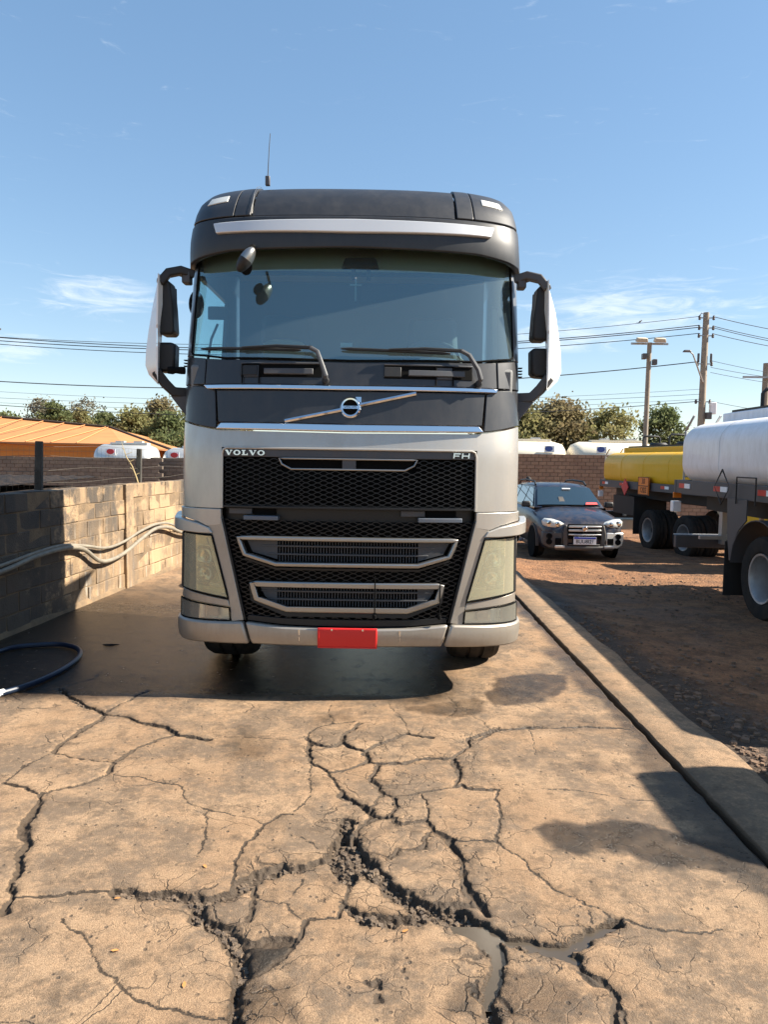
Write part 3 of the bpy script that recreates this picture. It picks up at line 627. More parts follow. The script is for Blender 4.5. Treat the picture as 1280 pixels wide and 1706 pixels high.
for sg in(-1,1):
    hl=MB(); panel(hl,CAB,[(.842,.703),(1.206,.748)],[(.966,1.143),(1.2,1.152)],-.11,.02,14,14,sg); h=hl.build('headlamp',M['housing'],lorry)
    wl=MB()
    e=[(.842,.703),(1.206,.748),(1.2,1.152),(.966,1.143)]
    for a,b in zip(e,e[1:]+e[:1]):
        n=12
        for k in range(n):
            p=[(a[0]+(b[0]-a[0])*(k+d)/n,a[1]+(b[1]-a[1])*(k+d)/n) for d in(0,1)]
            wl.add([CAB.at(sg*p[0][0],p[0][1],-.108),CAB.at(sg*p[1][0],p[1][1],-.108),CAB.at(sg*p[1][0],p[1][1],.004),CAB.at(sg*p[0][0],p[0][1],.004)],[(0,1,2,3)])
    wl.build('lamp_housing',M['housing'],h,recalc=False)
    panel(MB(),CAB,[(.846,.707),(1.204,.752)],[(.968,1.139),(1.197,1.148)],.012,.004,16,16,sg).build('lens',M['lensyellow'],h,bevel=0)
    MB().tube(spath(e,.009,CAB,sg,.03,True),.0075,6,False,True).build('lamp_seal',M['void'],h)
    MB().tube(spath([(1.207,.75),(1.2,1.15)],.006,CAB,sg),.017,6).build('lamp_side_trim',M['blackplastic'],h)
    for (u,z,r) in((1.075,.98,.062),(1.06,.86,.05)):
        c=CAB.at(sg*u,z,-.055)
        MB().lathe([(.004,.05),(r*.45,.045),(r*.8,.02),(r,-.02),(r*1.04,-.02),(r*1.04,.055),(.004,.06)],lambda q,hh,a:(c.x+q*math.cos(a)+sg*hh*.3,c.y+hh,c.z+q*math.sin(a)),20,False).build('reflector',M['chrome'],h)
        MB().lathe([(r*1.04,-.03),(r*1.32,-.028),(r*1.34,.05),(r*1.04,.05)],lambda q,hh,a:(c.x+q*math.cos(a),c.y+hh,c.z+q*math.sin(a)),20,True).build('lamp_surround',M['greyplastic'],h)
        MB().lathe([(.002,-.012),(.012,-.008),(.015,.01),(.002,.03)],lambda q,hh,a:(c.x+q*math.cos(a),c.y+hh,c.z+q*math.sin(a)),10).build('bulb',M['void' if r<.06 else 'lampwhite'],h)
    MB().tube(spath([(1.0,1.11),(.9,.78),(1.19,.81)],-.03,CAB,sg),.017,6).build('light_guide',M['lampwhite'],h)
    MB().tube(spath([(.93,.80),(1.04,1.12)],-.045,CAB,sg),.006,6).build('lamp_bracket',M['blackplastic'],h)
    MB().tube(spath([(1.0,.79),(1.19,.80)],-.03,CAB,sg),.02,6).build('lamp_bracket',M['greyplastic'],h)
    MB().tube(spath([(1.02,.925),(1.19,.93)],-.04,CAB,sg),.013,6).build('light_guide',M['barmetal'],h)
    MB().tube(spath([(1.0,1.06),(1.18,1.07)],-.04,CAB,sg),.009,6).build('light_guide',M['lampwhite'],h)
    f=panel(MB(),CAB,[(.826,.548),(1.235,.533)],[(.833,.633),(1.23,.662)],-.05,.01,12,4,sg).build('fog_lamp',M['reflector'],lorry)
    panel(MB(),CAB,[(.83,.551),(1.23,.537)],[(.836,.63),(1.226,.659)],.012,.004,14,4,sg).build('lens',M['lensclear'],f)
    MB().tube(spath([(.824,.546),(1.234,.531),(1.23,.664),(.831,.636)],.01,CAB,sg,.03,True),.006,6,False,True).build('lamp_seal',M['void'],f)
    for u in(.93,1.1):
        panel(MB(),CAB,[(u,.565),(u+.085,.563)],[(u+.003,.625),(u+.085,.637)],-.012,.02,4,3,sg).build('reflector',M['barmetal' if u<1 else 'chrome'],f)
    panel(MB(),CAB,[(1.03,.555),(1.06,.553)],[(1.03,.64),(1.06,.645)],-.005,.01,3,3,sg).build('divider',M['lampwhite'],f)
# grilles
hwl=lambda z:.712+(z-.555)*(.884-.712)/(1.26-.555)
pan('grille_backing','void',[(-.85,.47),(.85,.47)],[(-1.0,1.79),(1.0,1.79)],-.08,.02,10,12,bevel=0)
panel(MB(),CAB,[(-.9,1.255),(.9,1.255)],[(-.9,1.372),(.9,1.372)],-.075,.02,20,3).build('grille_gap',M['grille'],lorry)
BAR1=[(-.765,1.137),(.757,1.137),(.735,1.075),(.71,1.022),(.49,.958),(-.50,.958),(-.72,1.022),(-.742,1.075)]
BAR2=[(-.668,.818),(.662,.818),(.648,.765),(.63,.712),(.42,.642),(-.42,.642),(-.635,.712),(-.652,.765)]
def inside(P,x,z,g=0):
    c=False
    for a,b in zip(P,P[1:]+P[:1]):
        if (a[1]>z)!=(b[1]>z) and x<(b[0]-a[0])*(z-a[1])/(b[1]-a[1])+a[0]: c=not c
    return c
def hexmesh(name,z0,z1,hw,off,skip):
    mb=MB(); dz=.0165; per=.082; z=z0; row=0
    while z<z1:
        h=hw(z); n=int(2*h/(per/4)); run=[]
        def flush(run):
            if len(run)<2: return
            vs=[];fs=[]
            for x,zz in run:
                for dzz,o in((-.0026,off),(.0026,off),(.0026,off-.022),(-.0026,off-.022)): vs.append(CAB.at(x,zz+dzz,o))
            for i in range(len(run)-1):
                for k in range(4): fs.append((i*4+k,i*4+(k+1)%4,(i+1)*4+(k+1)%4,(i+1)*4+k))
            mb.add(vs,fs)
        for i in range(n+1):
            x=-h+2*h*i/n; ph=int(round((x+2)/(per/4)))%4
            tri=[.0,1,1,.0][ph] ; zz=z+(tri-.5)*.0128*(1 if row%2==0 else -1)
            if skip(x,zz) or abs(x)>h: flush(run); run=[]
            else: run.append((x,zz))
        flush(run); z+=dz; row+=1
    return mb.build(name,M['grille'],lorry,angle=20,kind='stuff')
sk=lambda x,z:inside(BAR1,x,z) or inside(BAR2,x,z)
hexmesh('lower_grille_mesh',.575,1.262,hwl,-.022,sk)
hexmesh('upper_grille_mesh',1.372,1.70,lambda z:.885,-.012,lambda x,z:(abs(x)<.47 and z>1.622))
for P,nm in((BAR1,'grille_bar'),(BAR2,'grille_bar')):
    gb=MB().tube(spath(P,.012,CAB,1,.03,True),.0,4,False,True,sec=[(-.016,-.02),(.016,-.02),(.016,.012),(.009,.02),(-.009,.02),(-.016,.012)]).build(nm,M['barmetal'],lorry,bevel=.003)
    z0=min(p[1] for p in P); z1=max(p[1] for p in P); k=MB()
    for x in np.arange(-.49,.5,.021):
        panel(k,CAB,[(x,z0+.015),(x+.006,z0+.015)],[(x,z1-.02),(x+.006,z1-.02)],-.05,.02,2,2)
    k.build('grille_ribs',M['greyplastic'],gb,kind='stuff')
    for f in(.36,.68):
        z=z0+(z1-z0)*f; hx=.52+.14*f
        panel(MB(),CAB,[(-hx,z-.006),(hx,z-.006)],[(-hx,z+.006),(hx,z+.006)],-.035,.03,16,2).build('grille_slat',M['greyplastic'],gb,bevel=.002)
    for sg in(-1,1):
        xe=.735 if P is BAR1 else .64
        panel(MB(),CAB,[(.5,z0+.028),(xe-.055,z0+.075)],[(.5,z1-.015),(xe-.01,z1-.018)],-.04,.02,8,4,sg).build('blank_plate',M['greyplastic'],gb)
for P in ([(-.72,.99),(-.50,.925),(.5,.925),(.71,.99)],[(-.68,.80),(-.665,.70),(-.43,.605),(.43,.605),(.655,.70),(.67,.80)]):
    MB().tube(spath(P,-.004,CAB),.0,4,sec=[(-.007,-.015),(.007,-.015),(.007,.012),(-.007,.012)]).build('grille_crease',M['grille'],lorry)
pan('grille_side_rim','grille',[(.715,.552),(.886,1.262)],[(.728,.552),(.9,1.262)],-.004,.05,10,3,both=True,bevel=.002)
pan('grille_lower_lip','grille',[(-.71,.553),(-.45,.530),(0,.52),(.45,.53),(.71,.553)],[(-.70,.59),(-.45,.575),(0,.57),(.45,.575),(.70,.59)],-.012,.04,20,3,bevel=.003)
pan('grille_header','greyplastic',[(-.886,1.703),(.886,1.703)],[(-.886,1.757),(.886,1.757)],-.004,.03,30,3,bevel=.003)
pan('grille_footer','grille',[(-.9,1.345),(.9,1.345)],[(-.9,1.362),(.9,1.362)],.002,.05,30,2,bevel=.003)
SL=[(-.485,1.695),(.475,1.695),(.455,1.655),(.39,1.622),(-.40,1.622),(-.465,1.655)]
MB().tube(spath(SL,.004,CAB,1,.03,True),.0065,6,False,True).build('intake_trim',M['barmetal'],lorry)
panel(MB(),CAB,[(-.42,1.628),(.41,1.628)],[(-.47,1.692),(.46,1.692)],-.05,.01,12,3).build('intake_slot',M['void'],lorry)
panel(MB(),CAB,[(-.045,1.624),(.05,1.624)],[(-.045,1.7),(.05,1.7)],.0,.04,4,3).build('intake_tab',M['greyplastic'],lorry,bevel=.003)
for x0,x1 in((-.735,-.49),(.49,.80)):
    panel(MB(),CAB,[(x0,1.262),(x1,1.262)],[(x0,1.292),(x1,1.292)],.006,.08,8,3).build('step_plate',M['stepgrey'],lorry,bevel=.004)
    panel(MB(),CAB,[(x0+.06,1.296),(x1-.03,1.296)],[(x0+.06,1.345),(x1-.03,1.345)],-.05,.03,6,3).build('step_recess',M['void'],lorry)
    panel(MB(),CAB,[(x0-.12,1.3),(x0+.05,1.3)],[(x0-.12,1.34),(x0+.05,1.34)],-.03,.03,4,3).build('step_block',M['greyplastic'],lorry,bevel=.003)
# silver face
sf=MB(); TOPS=[(.9,1.884),(.96,1.890),(1.1,1.915),(1.25,1.955),(W+1.93,1.99)]
for sg in(-1,1): panel(sf,CAB,[(.9,1.338),(1.25,1.338),(W+1.93,1.338)],TOPS,0,.03,70,10,sg)
panel(sf,CAB,[(-.9,1.768),(.9,1.768)],[(-.9,1.884),(0,1.874),(.9,1.884)],0,.03,44,4)
sf.build('front_panel',M['silver'],lorry,angle=50)
MB().tube(spath([(-.893,1.34),(-.893,1.72),(-.885,1.752),(-.86,1.763),(.86,1.763),(.885,1.752),(.893,1.72),(.893,1.34)],.003),.0085,8).build('grille_surround',M['silver'],lorry)
pan('chrome_strip','chrome',[(-.942,1.893),(0,1.882),(.942,1.893)],[(-.905,1.936),(0,1.931),(.905,1.936)],.022,.03,40,4,bevel=.006)
pan('hood_panel','charcoal',[(-.935,1.944),(0,1.938),(.935,1.944)],[(-.955,2.17),(0,2.168),(.955,2.17)],.0,.03,40,8)
pan('chrome_strip','chrome',[(-1.02,2.176),(0,2.172),(1.035,2.176)],[(-1.05,2.207),(0,2.203),(1.045,2.207)],.02,.03,40,3,bevel=.006)
pan('wiper_panel','charcoal',[(-1.048,2.214),(0,2.21),(1.048,2.214)],[(-1.04,2.402),(-.9,2.39),(0,2.374),(.9,2.39),(1.04,2.402)],0,.03,44,6)
pan('corner_cowl','charcoal',[(.95,1.902),(1.0,1.906),(1.1,1.925),(1.25,1.964),(W+1.93,2.0)],[(.968,2.168),(1.05,2.2),(1.25,2.212),(W+1.93,2.22)],0,.03,60,7,both=True)
pan('corner_cowl','charcoal',[(1.056,2.214),(1.25,2.22),(W+1.93,2.23)],[(1.05,2.404),(1.215,2.428),(W+.12,2.438),(W+1.93,2.44)],0,.03,60,5,both=True)
# windscreen and side glazing
pan('windscreen','windscreen',[(-1.185,2.432),(-.9,2.398),(0,2.382),(.9,2.398),(1.185,2.432)],[(-1.18,3.3),(0,3.3),(1.18,3.3)],-.006,0,60,20,bevel=0)
MB().tube(spath([(-1.178,3.2),(-1.183,2.46),(-1.165,2.44),(-.9,2.402),(0,2.386),(.9,2.402),(1.165,2.44),(1.183,2.46),(1.178,3.2)],-.004),.008,6).build('windscreen_seal',M['void'],lorry)
M['pillar']=mat('pillar_paint',(.14,.14,.145),.4,.4,.4)
pan('door_pillar','pillar',[(1.19,2.43),(1.186,3.22)],[(W+.05,2.44),(W+.06,3.22)],0,.03,14,8,both=True)
pan('side_window','sideglass',[(W+.06,2.445),(W+1.1,2.445)],[(W+.07,3.1),(W+1.05,3.1)],-.01,0,10,5,both=True,bevel=0)
pan('door_frame','charcoal',[(W+.15,3.1),(W+1.93,3.1)],[(W+.15,3.26),(W+1.93,3.26)],0,.04,12,4,both=True)
pan('sleeper_side','charcoal',[(W+1.08,2.44),(W+1.93,2.44)],[(W+1.05,3.11),(W+1.93,3.11)],0,.04,12,4,both=True)
pan('door_skirt','blackplastic',[(W+.3,.95),(W+.9,1.15),(W+1.93,1.15)],[(W+.3,1.335),(W+1.93,1.335)],-.01,.03,12,3,both=True)
pan('cab_step','blackplastic',[(W+.3,.5),(W+.62,.5)],[(W+.3,.95),(W+.58,.95)],-.02,.3,6,6,both=True)
# visor and roof
pan('sun_visor','roofpaint',[(-W-.45,3.1),(-W-.02,3.115),(-1.15,3.14),(-.9,3.17),(0,3.19),(.9,3.17),(1.15,3.14),(W+.02,3.115),(W+.45,3.1)],[(-W-.45,3.42),(-1.2,3.42),(0,3.424),(1.2,3.42),(W+.45,3.42)],0,.05,80,8,ROOF,bevel=.012)
pan('visor_strip','visor',[(-.985,3.296),(0,3.288),(.985,3.296)],[(-1.01,3.372),(0,3.386),(1.01,3.372)],.022,.03,44,4,ROOF,bevel=.006)
RT=lambda s:3.822 if abs(s)<.72 else 3.822-.1*(abs(s)-.72)
pan('roof_panel','roofpaint',[(-.735,3.43),(.735,3.43)],[(-.72,3.80),(0,3.812),(.72,3.80)],-.012,.03,40,12,ROOF,bevel=.006)
pan('roof_strip','roofpaint',[(.742,3.43),(.865,3.43)],[(.728,3.80),(.84,3.79)],0,.03,8,12,ROOF,both=True)
pan('roof_corner','roofpaint',[(.872,3.43),(1.1,3.43),(W-.02,3.43),(W+.45,3.43)],[(.848,3.79),(.95,3.775),(1.05,3.755),(W+.25,3.74)],0,.03,40,12,ROOF,both=True)
pan('roof_side','roofpaint',[(W+.45,3.27),(W+2.1,3.27)],[(W+.25,3.74),(W+2.1,3.78)],0,.03,10,8,ROOF,both=True)
rf=MB(); rings=[]
for y,k in((.62,0.0),(.85,.7),(1.1,1),(1.7,1.06),(2.5,1.08)):
    rings.append([(x,y+.16*abs(x)**2.2,3.70+.135*k-.07*abs(x)**3) for x in np.linspace(-1.1,1.1,17)]+[(1.1,y+.2,3.5),(-1.1,y+.2,3.5)])
rf.loft(rings).build('roof',M['roofpaint'],lorry,angle=50)
for sg in(-1,1):
    panel(MB(),ROOF,[(.935,3.565),(1.10,3.555)],[(.93,3.625),(1.075,3.615)],.006,.012,8,4,sg).build('marker_lamp',M['lampwhite'],lorry,bevel=.004)
an=MB().box(0,0,0,.035,.035,.07).build('antenna',M['insul'],lorry,(-.69,.78,3.83),bevel=.004)
MB().tube([(0,0,.03),(.004,0,.12),(.010,0,.25),(.016,.01,.36)],[.004,.0035,.003,.0025],6).build('antenna_rod',M['wire'],an)
MB().tube(spath([(-.725,3.43),(-.735,3.6),(-.74,3.78)],.012,ROOF),.0018,5).build('antenna_cable',M['barmetal'],an,(.69,-.78,-3.83))
# lettering and badge
def slab(mb,poly,x,z,off=.012,th=.012):
    n=len(poly); mb.add([CAB.at(x+p[0],z+p[1],off) for p in poly]+[CAB.at(x+p[0],z+p[1],off-th) for p in poly],[tuple(range(n)),tuple(range(2*n-1,n-1,-1))]+[(i,(i+1)%n,n+(i+1)%n,n+i) for i in range(n)])
h=.036
def letV(x,z):
    mb=MB(); slab(mb,[(.001,h),(.019,h),(.032,.012),(.027,0),(.022,0),(.006,h-.006),(.001,h-.006)],x,z); slab(mb,[(.036,h),(.052,h),(.052,h-.006),(.047,h-.006),(.032,0),(.027,0),(.031,.012),(.040,h-.006),(.036,h-.006)],x,z,.0115); return mb
def letO(x,z):
    mb=MB(); n=20; r=[]
    for a,b,o in((.026,.0185,.012),(.013,.0115,.012),(.013,.0115,0),(.026,.0185,0)): r.append([CAB.at(x+.026+a*math.cos(2*PI*k/n),z+h/2+b*math.sin(2*PI*k/n),o) for k in range(n)])
    return mb.loft(r,True,False,True)
def letL(x,z):
    mb=MB(); slab(mb,[(0,0),(.044,0),(.044,.014),(.038,.014),(.036,.007),(.021,.007),(.021,h-.006),(.028,h-.006),(.028,h),(0,h),(0,h-.006),(.007,h-.006),(.007,.006),(0,.006)],x,z); return mb
x=-.868
for fn,wd in((letV,.06),(letO,.06),(letL,.052),(letV,.06),(letO,.06)):
    fn(x,1.712).build('letter',M['letter'],lorry,angle=30); x+=wd
def barpoly(x0,z0,x1,z1,mb,z=0,xo=0): slab(mb,[(x0,z0),(x1,z0),(x1+.1*(z1-z0),z1),(x0+.1*(z1-z0),z1)],xo,z)
mb=MB(); barpoly(0,0,.009,h,mb,1.712,.725); barpoly(.009,h-.008,.05,h,mb,1.712,.728); barpoly(.009,.013,.042,.020,mb,1.712,.726); mb.build('letter',M['letter'],lorry)
mb=MB(); barpoly(0,0,.009,h,mb,1.712,.785); barpoly(.045,0,.054,h,mb,1.712,.785); barpoly(.009,.014,.045,.021,mb,1.712,.786); mb.build('letter',M['letter'],lorry)
EM=(0.005,2.052)
MB().tube(spath([(-.45,1.952),(-.06,2.035)],.012),0,4,sec=[(-.012,-.01),(.012,-.01),(.012,.004),(0,.012),(-.012,.004)]).build('diagonal_bar',M['chrome'],lorry)
MB().tube(spath([(.06,2.068),(.46,2.158)],.012),0,4,sec=[(-.012,-.01),(.012,-.01),(.012,.004),(0,.012),(-.012,.004)]).build('diagonal_bar',M['chrome'],lorry)
rings=[]
for r,o in((.052,.008),(.054,.022),(.064,.024),(.073,.014),(.073,-.005),(.052,-.005)): rings.append([CAB.at(EM[0]+r*math.cos(2*PI*k/40),EM[1]+r*math.sin(2*PI*k/40),o) for k in range(40)])
bd=MB().loft(rings,True,False,True).build('badge',M['chrome'],lorry)
mb=MB(); slab(mb,[(-.058,-.010),(.058,-.010),(.058,.010),(-.058,.010)],EM[0],EM[1],.022,.02); mb.build('badge_band',M['chrome'],bd)
mb=MB(); slab(mb,[(.033,.073),(.075,.073),(.075,.031),(.062,.038),(.045,.055)],EM[0],EM[1],.02,.02); mb.build('badge_arrow',M['chrome'],bd)
mb=MB(); slab(mb,[(.054*math.cos(2*PI*k/24),.054*math.sin(2*PI*k/24)) for k in range(24)],EM[0],EM[1],.002,.006); mb.build('badge_disc',M['void'],bd)
p=CAB.at(EM[0],EM[1],.0235); text_mesh('VOLVO',.021,'badge_lettering',M['ink'],bd,p,(R(96),0,0),.001,0,1.25)
# wiper bay, wipers
for (x0,x1,fx) in((-.775,-.20,-.70),(.235,.86,.66)):
    rc=panel(MB(),CAB,[(x0,2.262),(x1,2.262)],[(x0,2.352),(x1,2.352)],.004,.01,14,3).build('wiper_recess',M['void'],lorry,bevel=.002)
    for a,b,c,d,m,o in((x0,x1,2.352,2.364,'greyplastic',.016),(x0+.17,x1-.06,2.277,2.318,'greyplastic',.03),(x0,x0+.12,2.27,2.34,'blackplastic',.02)):
        panel(MB(),CAB,[(a,c),(b,c)],[(a,d),(b,d)],o,.02,12,3).build('grab_handle',M[m],rc,bevel=.004)
    panel(MB(),CAB,[(fx-.055,2.262),(fx+.055,2.262)],[(fx-.055,2.345),(fx+.055,2.345)],.012,.01,4,3).build('wiper_cover',M['greyplastic'],rc,bevel=.002)
    MB().tube(spath([(fx-.06,2.215),(fx-.06,2.35),(fx+.06,2.35),(fx+.06,2.215)],.018),.005,4).build('cover_frame',M['void'],rc)
def cs(u,z,o): return CAB.at(u,z,o)
for (px_,ex,bx0,zb) in((-.17,-.25,-1.08,2.47),(.90,.80,-.07,2.465)):
    wp=MB().tube([cs(px_,2.235,.02),cs(px_,2.26,.06),cs(px_-.02,2.32,.07),cs(ex+.02,2.42,.06),cs(ex-.03,2.452,.05)],[.017,.019,.017,.016,.015],8).build('wiper_arm',M['greyplastic'],lorry)
    MB().tube([cs(ex-.02,2.452,.05),cs((ex+bx0)/2+.15,zb-.005,.045),cs((ex+bx0)/2-.1,zb-.012,.04)],[.014,.012,.007],6).build('wiper_link',M['blackplastic'],wp)
    n=14; MB().tube([cs(ex-.1+(bx0-ex+.1)*k/n,zb-.022+.02*k/n,.018) for k in range(n+1)],[.006]+[.011]*(n-1)+[.005],6).build('wiper_blade',M['blackplastic'],wp)
    c=cs(px_,2.235,.02); MB().lathe([(.001,-.02),(.024,-.02),(.026,.01),(.018,.03),(.001,.032)],lambda r,h,a:(c.x+r*math.cos(a),c.y-h,c.z+r*math.sin(a)),14).build('wiper_pivot',M['blackplastic'],wp)
# plate, rods, side bits
panel(MB(),CAB,[(-.20,.392),(.215,.392)],[(-.20,.522),(.215,.522)],.045,.008,10,3).build('licence_plate',M['redplate'],lorry,bevel=.012)
lp=bpy.data.objects['licence_plate']
for x in(-.10,.115):
    c=CAB.at(x,.508,.046); MB().lathe([(.001,-.004),(.007,-.003),(.008,.003)],lambda r,h,a:(c.x+r*math.cos(a),c.y+h,c.z+r*math.sin(a)),10).build('plate_screw',M['chrome'],lp)
MB().tube(spath([(-.19,.402),(.205,.402),(.205,.512),(-.19,.512)],.046,CAB,1,.05,True),.003,5,False,True).build('plate_rim',M['redplate'],lp)
for x in(.195,.645): 
    MB().tube([cs(x,.60,.035),cs(x,.89,.05)],.0045,6).build('hook_rod',M['void'],lorry)
    c=cs(x,.60,.03); MB().lathe([(.001,-.02),(.014,-.01),(.014,.012),(.001,.02)],lambda r,h,a:(c.x+r*math.cos(a),c.y+r*math.sin(a),c.z+h),10).build('rod_end',M['void'],lorry)
for z in(2.33,): MB().lathe([(.001,-.10),(.026,-.095),(.03,-.06),(.022,-.04),(.028,0),(.028,.03)],lambda r,h,a:(-1.27+h,.42+r*math.cos(a),z+r*math.sin(a)),14).build('side_camera',M['void'],lorry)
for k in range(4): MB().box(1.262,.55,2.40-.022*k,.03,.05,.006).build('vent_rib',M['void'],lorry); 
for k in range(3): MB().box(-1.262,.55,2.42-.022*k,.03,.05,.006).build('vent_rib',M['void'],lorry)
MB().lathe([(.001,-.05),(.06,-.045),(.1,-.01),(.105,.02),(.04,.05),(.001,.05)],lambda r,h,a:(-1.24+r*.55*math.cos(a),.75+h,2.88+r*math.sin(a)),18).build('ramp_mirror',M['void'],lorry)
# front look-down mirror
fm=MB().tube([(-.70,.26,3.19),(-.70,.17,3.17),(-.735,.15,3.13)],.012,8).build('front_mirror_arm',M['void'],lorry)
rings=[]
for k in range(11):
    a=PI*k/10; rr=.06*math.sin(a)+.002; c=Vector((-.74,.155,3.07)); ax=Vector((.55,0,.83)); p=c+ax*(-.10*math.cos(a)); u=Vector((.83,0,-.55)); v=Vector((0,1,0))
    rings.append([p+u*rr*.75*math.cos(2*PI*j/16)+v*rr*math.sin(2*PI*j/16) for j in range(16)])
MB().loft(rings[5:]).build('front_mirror_shell',M['barmetal'],fm); MB().loft(rings[:6]).build('front_mirror_body',M['blackplastic'],fm); MB().lathe([(.001,0),(.055,.0),(.055,.012),(.001,.012)],lambda r,h,a:(-.755+r*math.cos(a)*.8,.235+h,3.04+r*math.sin(a)),18).build('front_mirror_face',M['void'],fm)
# door mirrors
for sg in(-1,1):
    y0=.52
    arm=MB(); sec=[(-.03,-.05),(.03,-.05),(.03,.05),(-.03,.05)]
    arm.tube([(sg*1.215,y0+.05,3.055),(sg*1.30,y0,3.075),(sg*1.38,y0-.03,3.05),(sg*1.44,y0-.05,2.97)],0,4,sec=sec)
    am=arm.build('mirror_arm',M['greyplastic' if sg>0 else 'blackplastic'],lorry,bevel=.01)
    MB().box(sg*1.255,y0+.03,3.03,.06,.1,.09).build('arm_bracket',M['greyplastic'],am,bevel=.01)
    lo=MB().tube([(sg*1.24,y0+.03,2.175),(sg*1.35,y0,2.18),(sg*1.41,y0-.02,2.24),(sg*1.475,y0-.04,2.33)],0,4,sec=[(-.035,-.05),(.035,-.05),(.035,.05),(-.035,.05)])
    lo.build('mirror_arm_lower',M['greyplastic' if sg>0 else 'blackplastic'],am,bevel=.008)
    MB().prism([(1.235,2.15),(1.37,2.15),(1.30,2.06),(1.235,1.98)],lambda p,e:(sg*p[0],e,p[1]),y0-.03,y0+.09).build('arm_gusset',M['greyplastic'],am,bevel=.006)
    sh=MB(); f=lambda p,e:(sg*(1.43+(p[0]-1.43)*(.15 if e<.5 else 1.28)),e,p[1])
    for poly in ([(1.405,3.02),(1.425,3.03),(1.46,2.95),(1.50,2.82),(1.522,2.66),(1.442,2.66)],[(1.442,2.66),(1.466,2.66),(1.470,2.50),(1.450,2.50)],[(1.505,2.66),(1.522,2.66),(1.54,2.50),(1.515,2.50)],[(1.450,2.50),(1.54,2.50),(1.545,2.38),(1.525,2.31),(1.468,2.235),(1.46,2.30)]):
        sh.prism(poly,f,.40,.56)
    s_=sh.build('mirror_shell',M['mirrorshell'],am,angle=30)
    def rb(poly,m,nm,ya,yb,bv): return MB().prism(poly,lambda p,e:(sg*p[0],e,p[1]),ya,yb).build(nm,M[m],am,bevel=bv)
    rb([(1.335,2.615),(1.36,2.60),(1.448,2.60),(1.44,2.98),(1.40,3.01),(1.365,2.985),(1.345,2.80)],'blackplastic','mirror_head',.47,.64,.018)
    rb([(1.335,2.36),(1.36,2.33),(1.462,2.325),(1.455,2.545),(1.345,2.545),(1.33,2.52)],'blackplastic','mirror_head',.48,.62,.02)
    for z0,z1 in((2.62,2.97),(2.35,2.53)): rb([(1.35,z0),(1.44,z0),(1.435,z1),(1.36,z1)],'mirrorglass','mirror_face',.642 if z0>2.5 else .622,.65 if z0>2.5 else .63,0)
# interior
inn=MB().box(0,2.24,2.9,2.38,.03,1.35).build('cab_rear_wall',M['curtain'],lorry)
MB().box(0,1.4,2.02,2.4,1.7,.04).build('cab_floor',M['interior'],inn)
panel(MB(),CAB,[(-1.19,3.085),(-.9,3.08),(0,3.075),(.9,3.08),(1.19,3.085)],[(-1.2,3.34),(0,3.34),(1.2,3.34)],-.05,.02,40,3).build('header_shelf',M['headliner'],inn)
panel(MB(),CAB,[(-1.19,3.065),(0,3.055),(1.19,3.065)],[(-1.19,3.085),(0,3.077),(1.19,3.085)],-.05,.03,40,2).build('header_edge',M['void'],inn)
MB().box(0,1.5,3.42,2.36,1.5,.03).build('cab_ceiling',M['headliner'],inn)
MB().prism([(.20,2.36),(.62,2.40),(.85,2.36),(.9,2.05),(.22,2.0)],lambda p,e:(e,p[0]+.1,p[1]),-1.17,1.17).build('dashboard',M['dash'],inn,bevel=.02)
for x in(-.66,.66):
    st=MB().box(x,1.35,2.3,.52,.5,.16).build('cab_seat',M['interior'],inn,bevel=.05)
    MB().box(x,1.62,2.65,.5,.14,.66,Matrix.Rotation(R(-10),3,'X'),.85).build('backrest',M['interior'],st,bevel=.05)
sw=MB(); c=Vector((.62,.95,2.5)); ax=Vector((0,-.75,.66)); u=Vector((1,0,0)); v=ax.cross(u)
sw.tube([c+u*.23*math.cos(2*PI*k/28)+v*.23*math.sin(2*PI*k/28) for k in range(28)],.016,8,False,True); sw.tube([c-u*.22,c+u*.22],.018,6); sw.build('steering_wheel',M['interior'],inn)
MB().box(.05,.42,3.12,.28,.06,.09,None,.8).build('camera_pod',M['void'],inn,bevel=.015); 
for dx in(-.05,.06): MB().box(.05+dx,.43,3.06,.03,.05,.1).build('pod_leg',M['void'],inn,bevel=.006)
p=CAB.at(.02,2.93,-.03); MB().box(p.x,p.y,p.z,.010,.004,.17).box(p.x,p.y-.001,p.z+.03,.085,.004,.010).build('cross_sticker',M['whiteglow'],inn)
p=CAB.at(-.035,2.505,-.012); MB().box(p.x,p.y,p.z,.085,.003,.03,Matrix.Rotation(R(-14),3,'X')).build('paper_sticker',M['whiteglow'],inn)
MB().tube([(-1.12,.62,2.42),(-1.1,.66,2.6),(-1.06,.7,2.72)],.01,6).build('phone_arm',M['interior'],inn); MB().box(-1.05,.68,2.8,.16,.03,.10).build('phone_holder',M['interior'],inn,bevel=.01)
tag(MB().lathe([(.001,-.05),(.13,-.05),(.15,-.03),(.152,.0),(.13,.012),(.148,.02),(.15,.045),(.12,.058),(.001,.06)],lambda r,h,a:(-.5+XT+r*math.cos(a),5.1+.36+r*.75*math.sin(a),2.47+h*1.25),30).build('straw_hat',M['straw']),'tan straw hat lying on the dashboard behind the windscreen','hat')
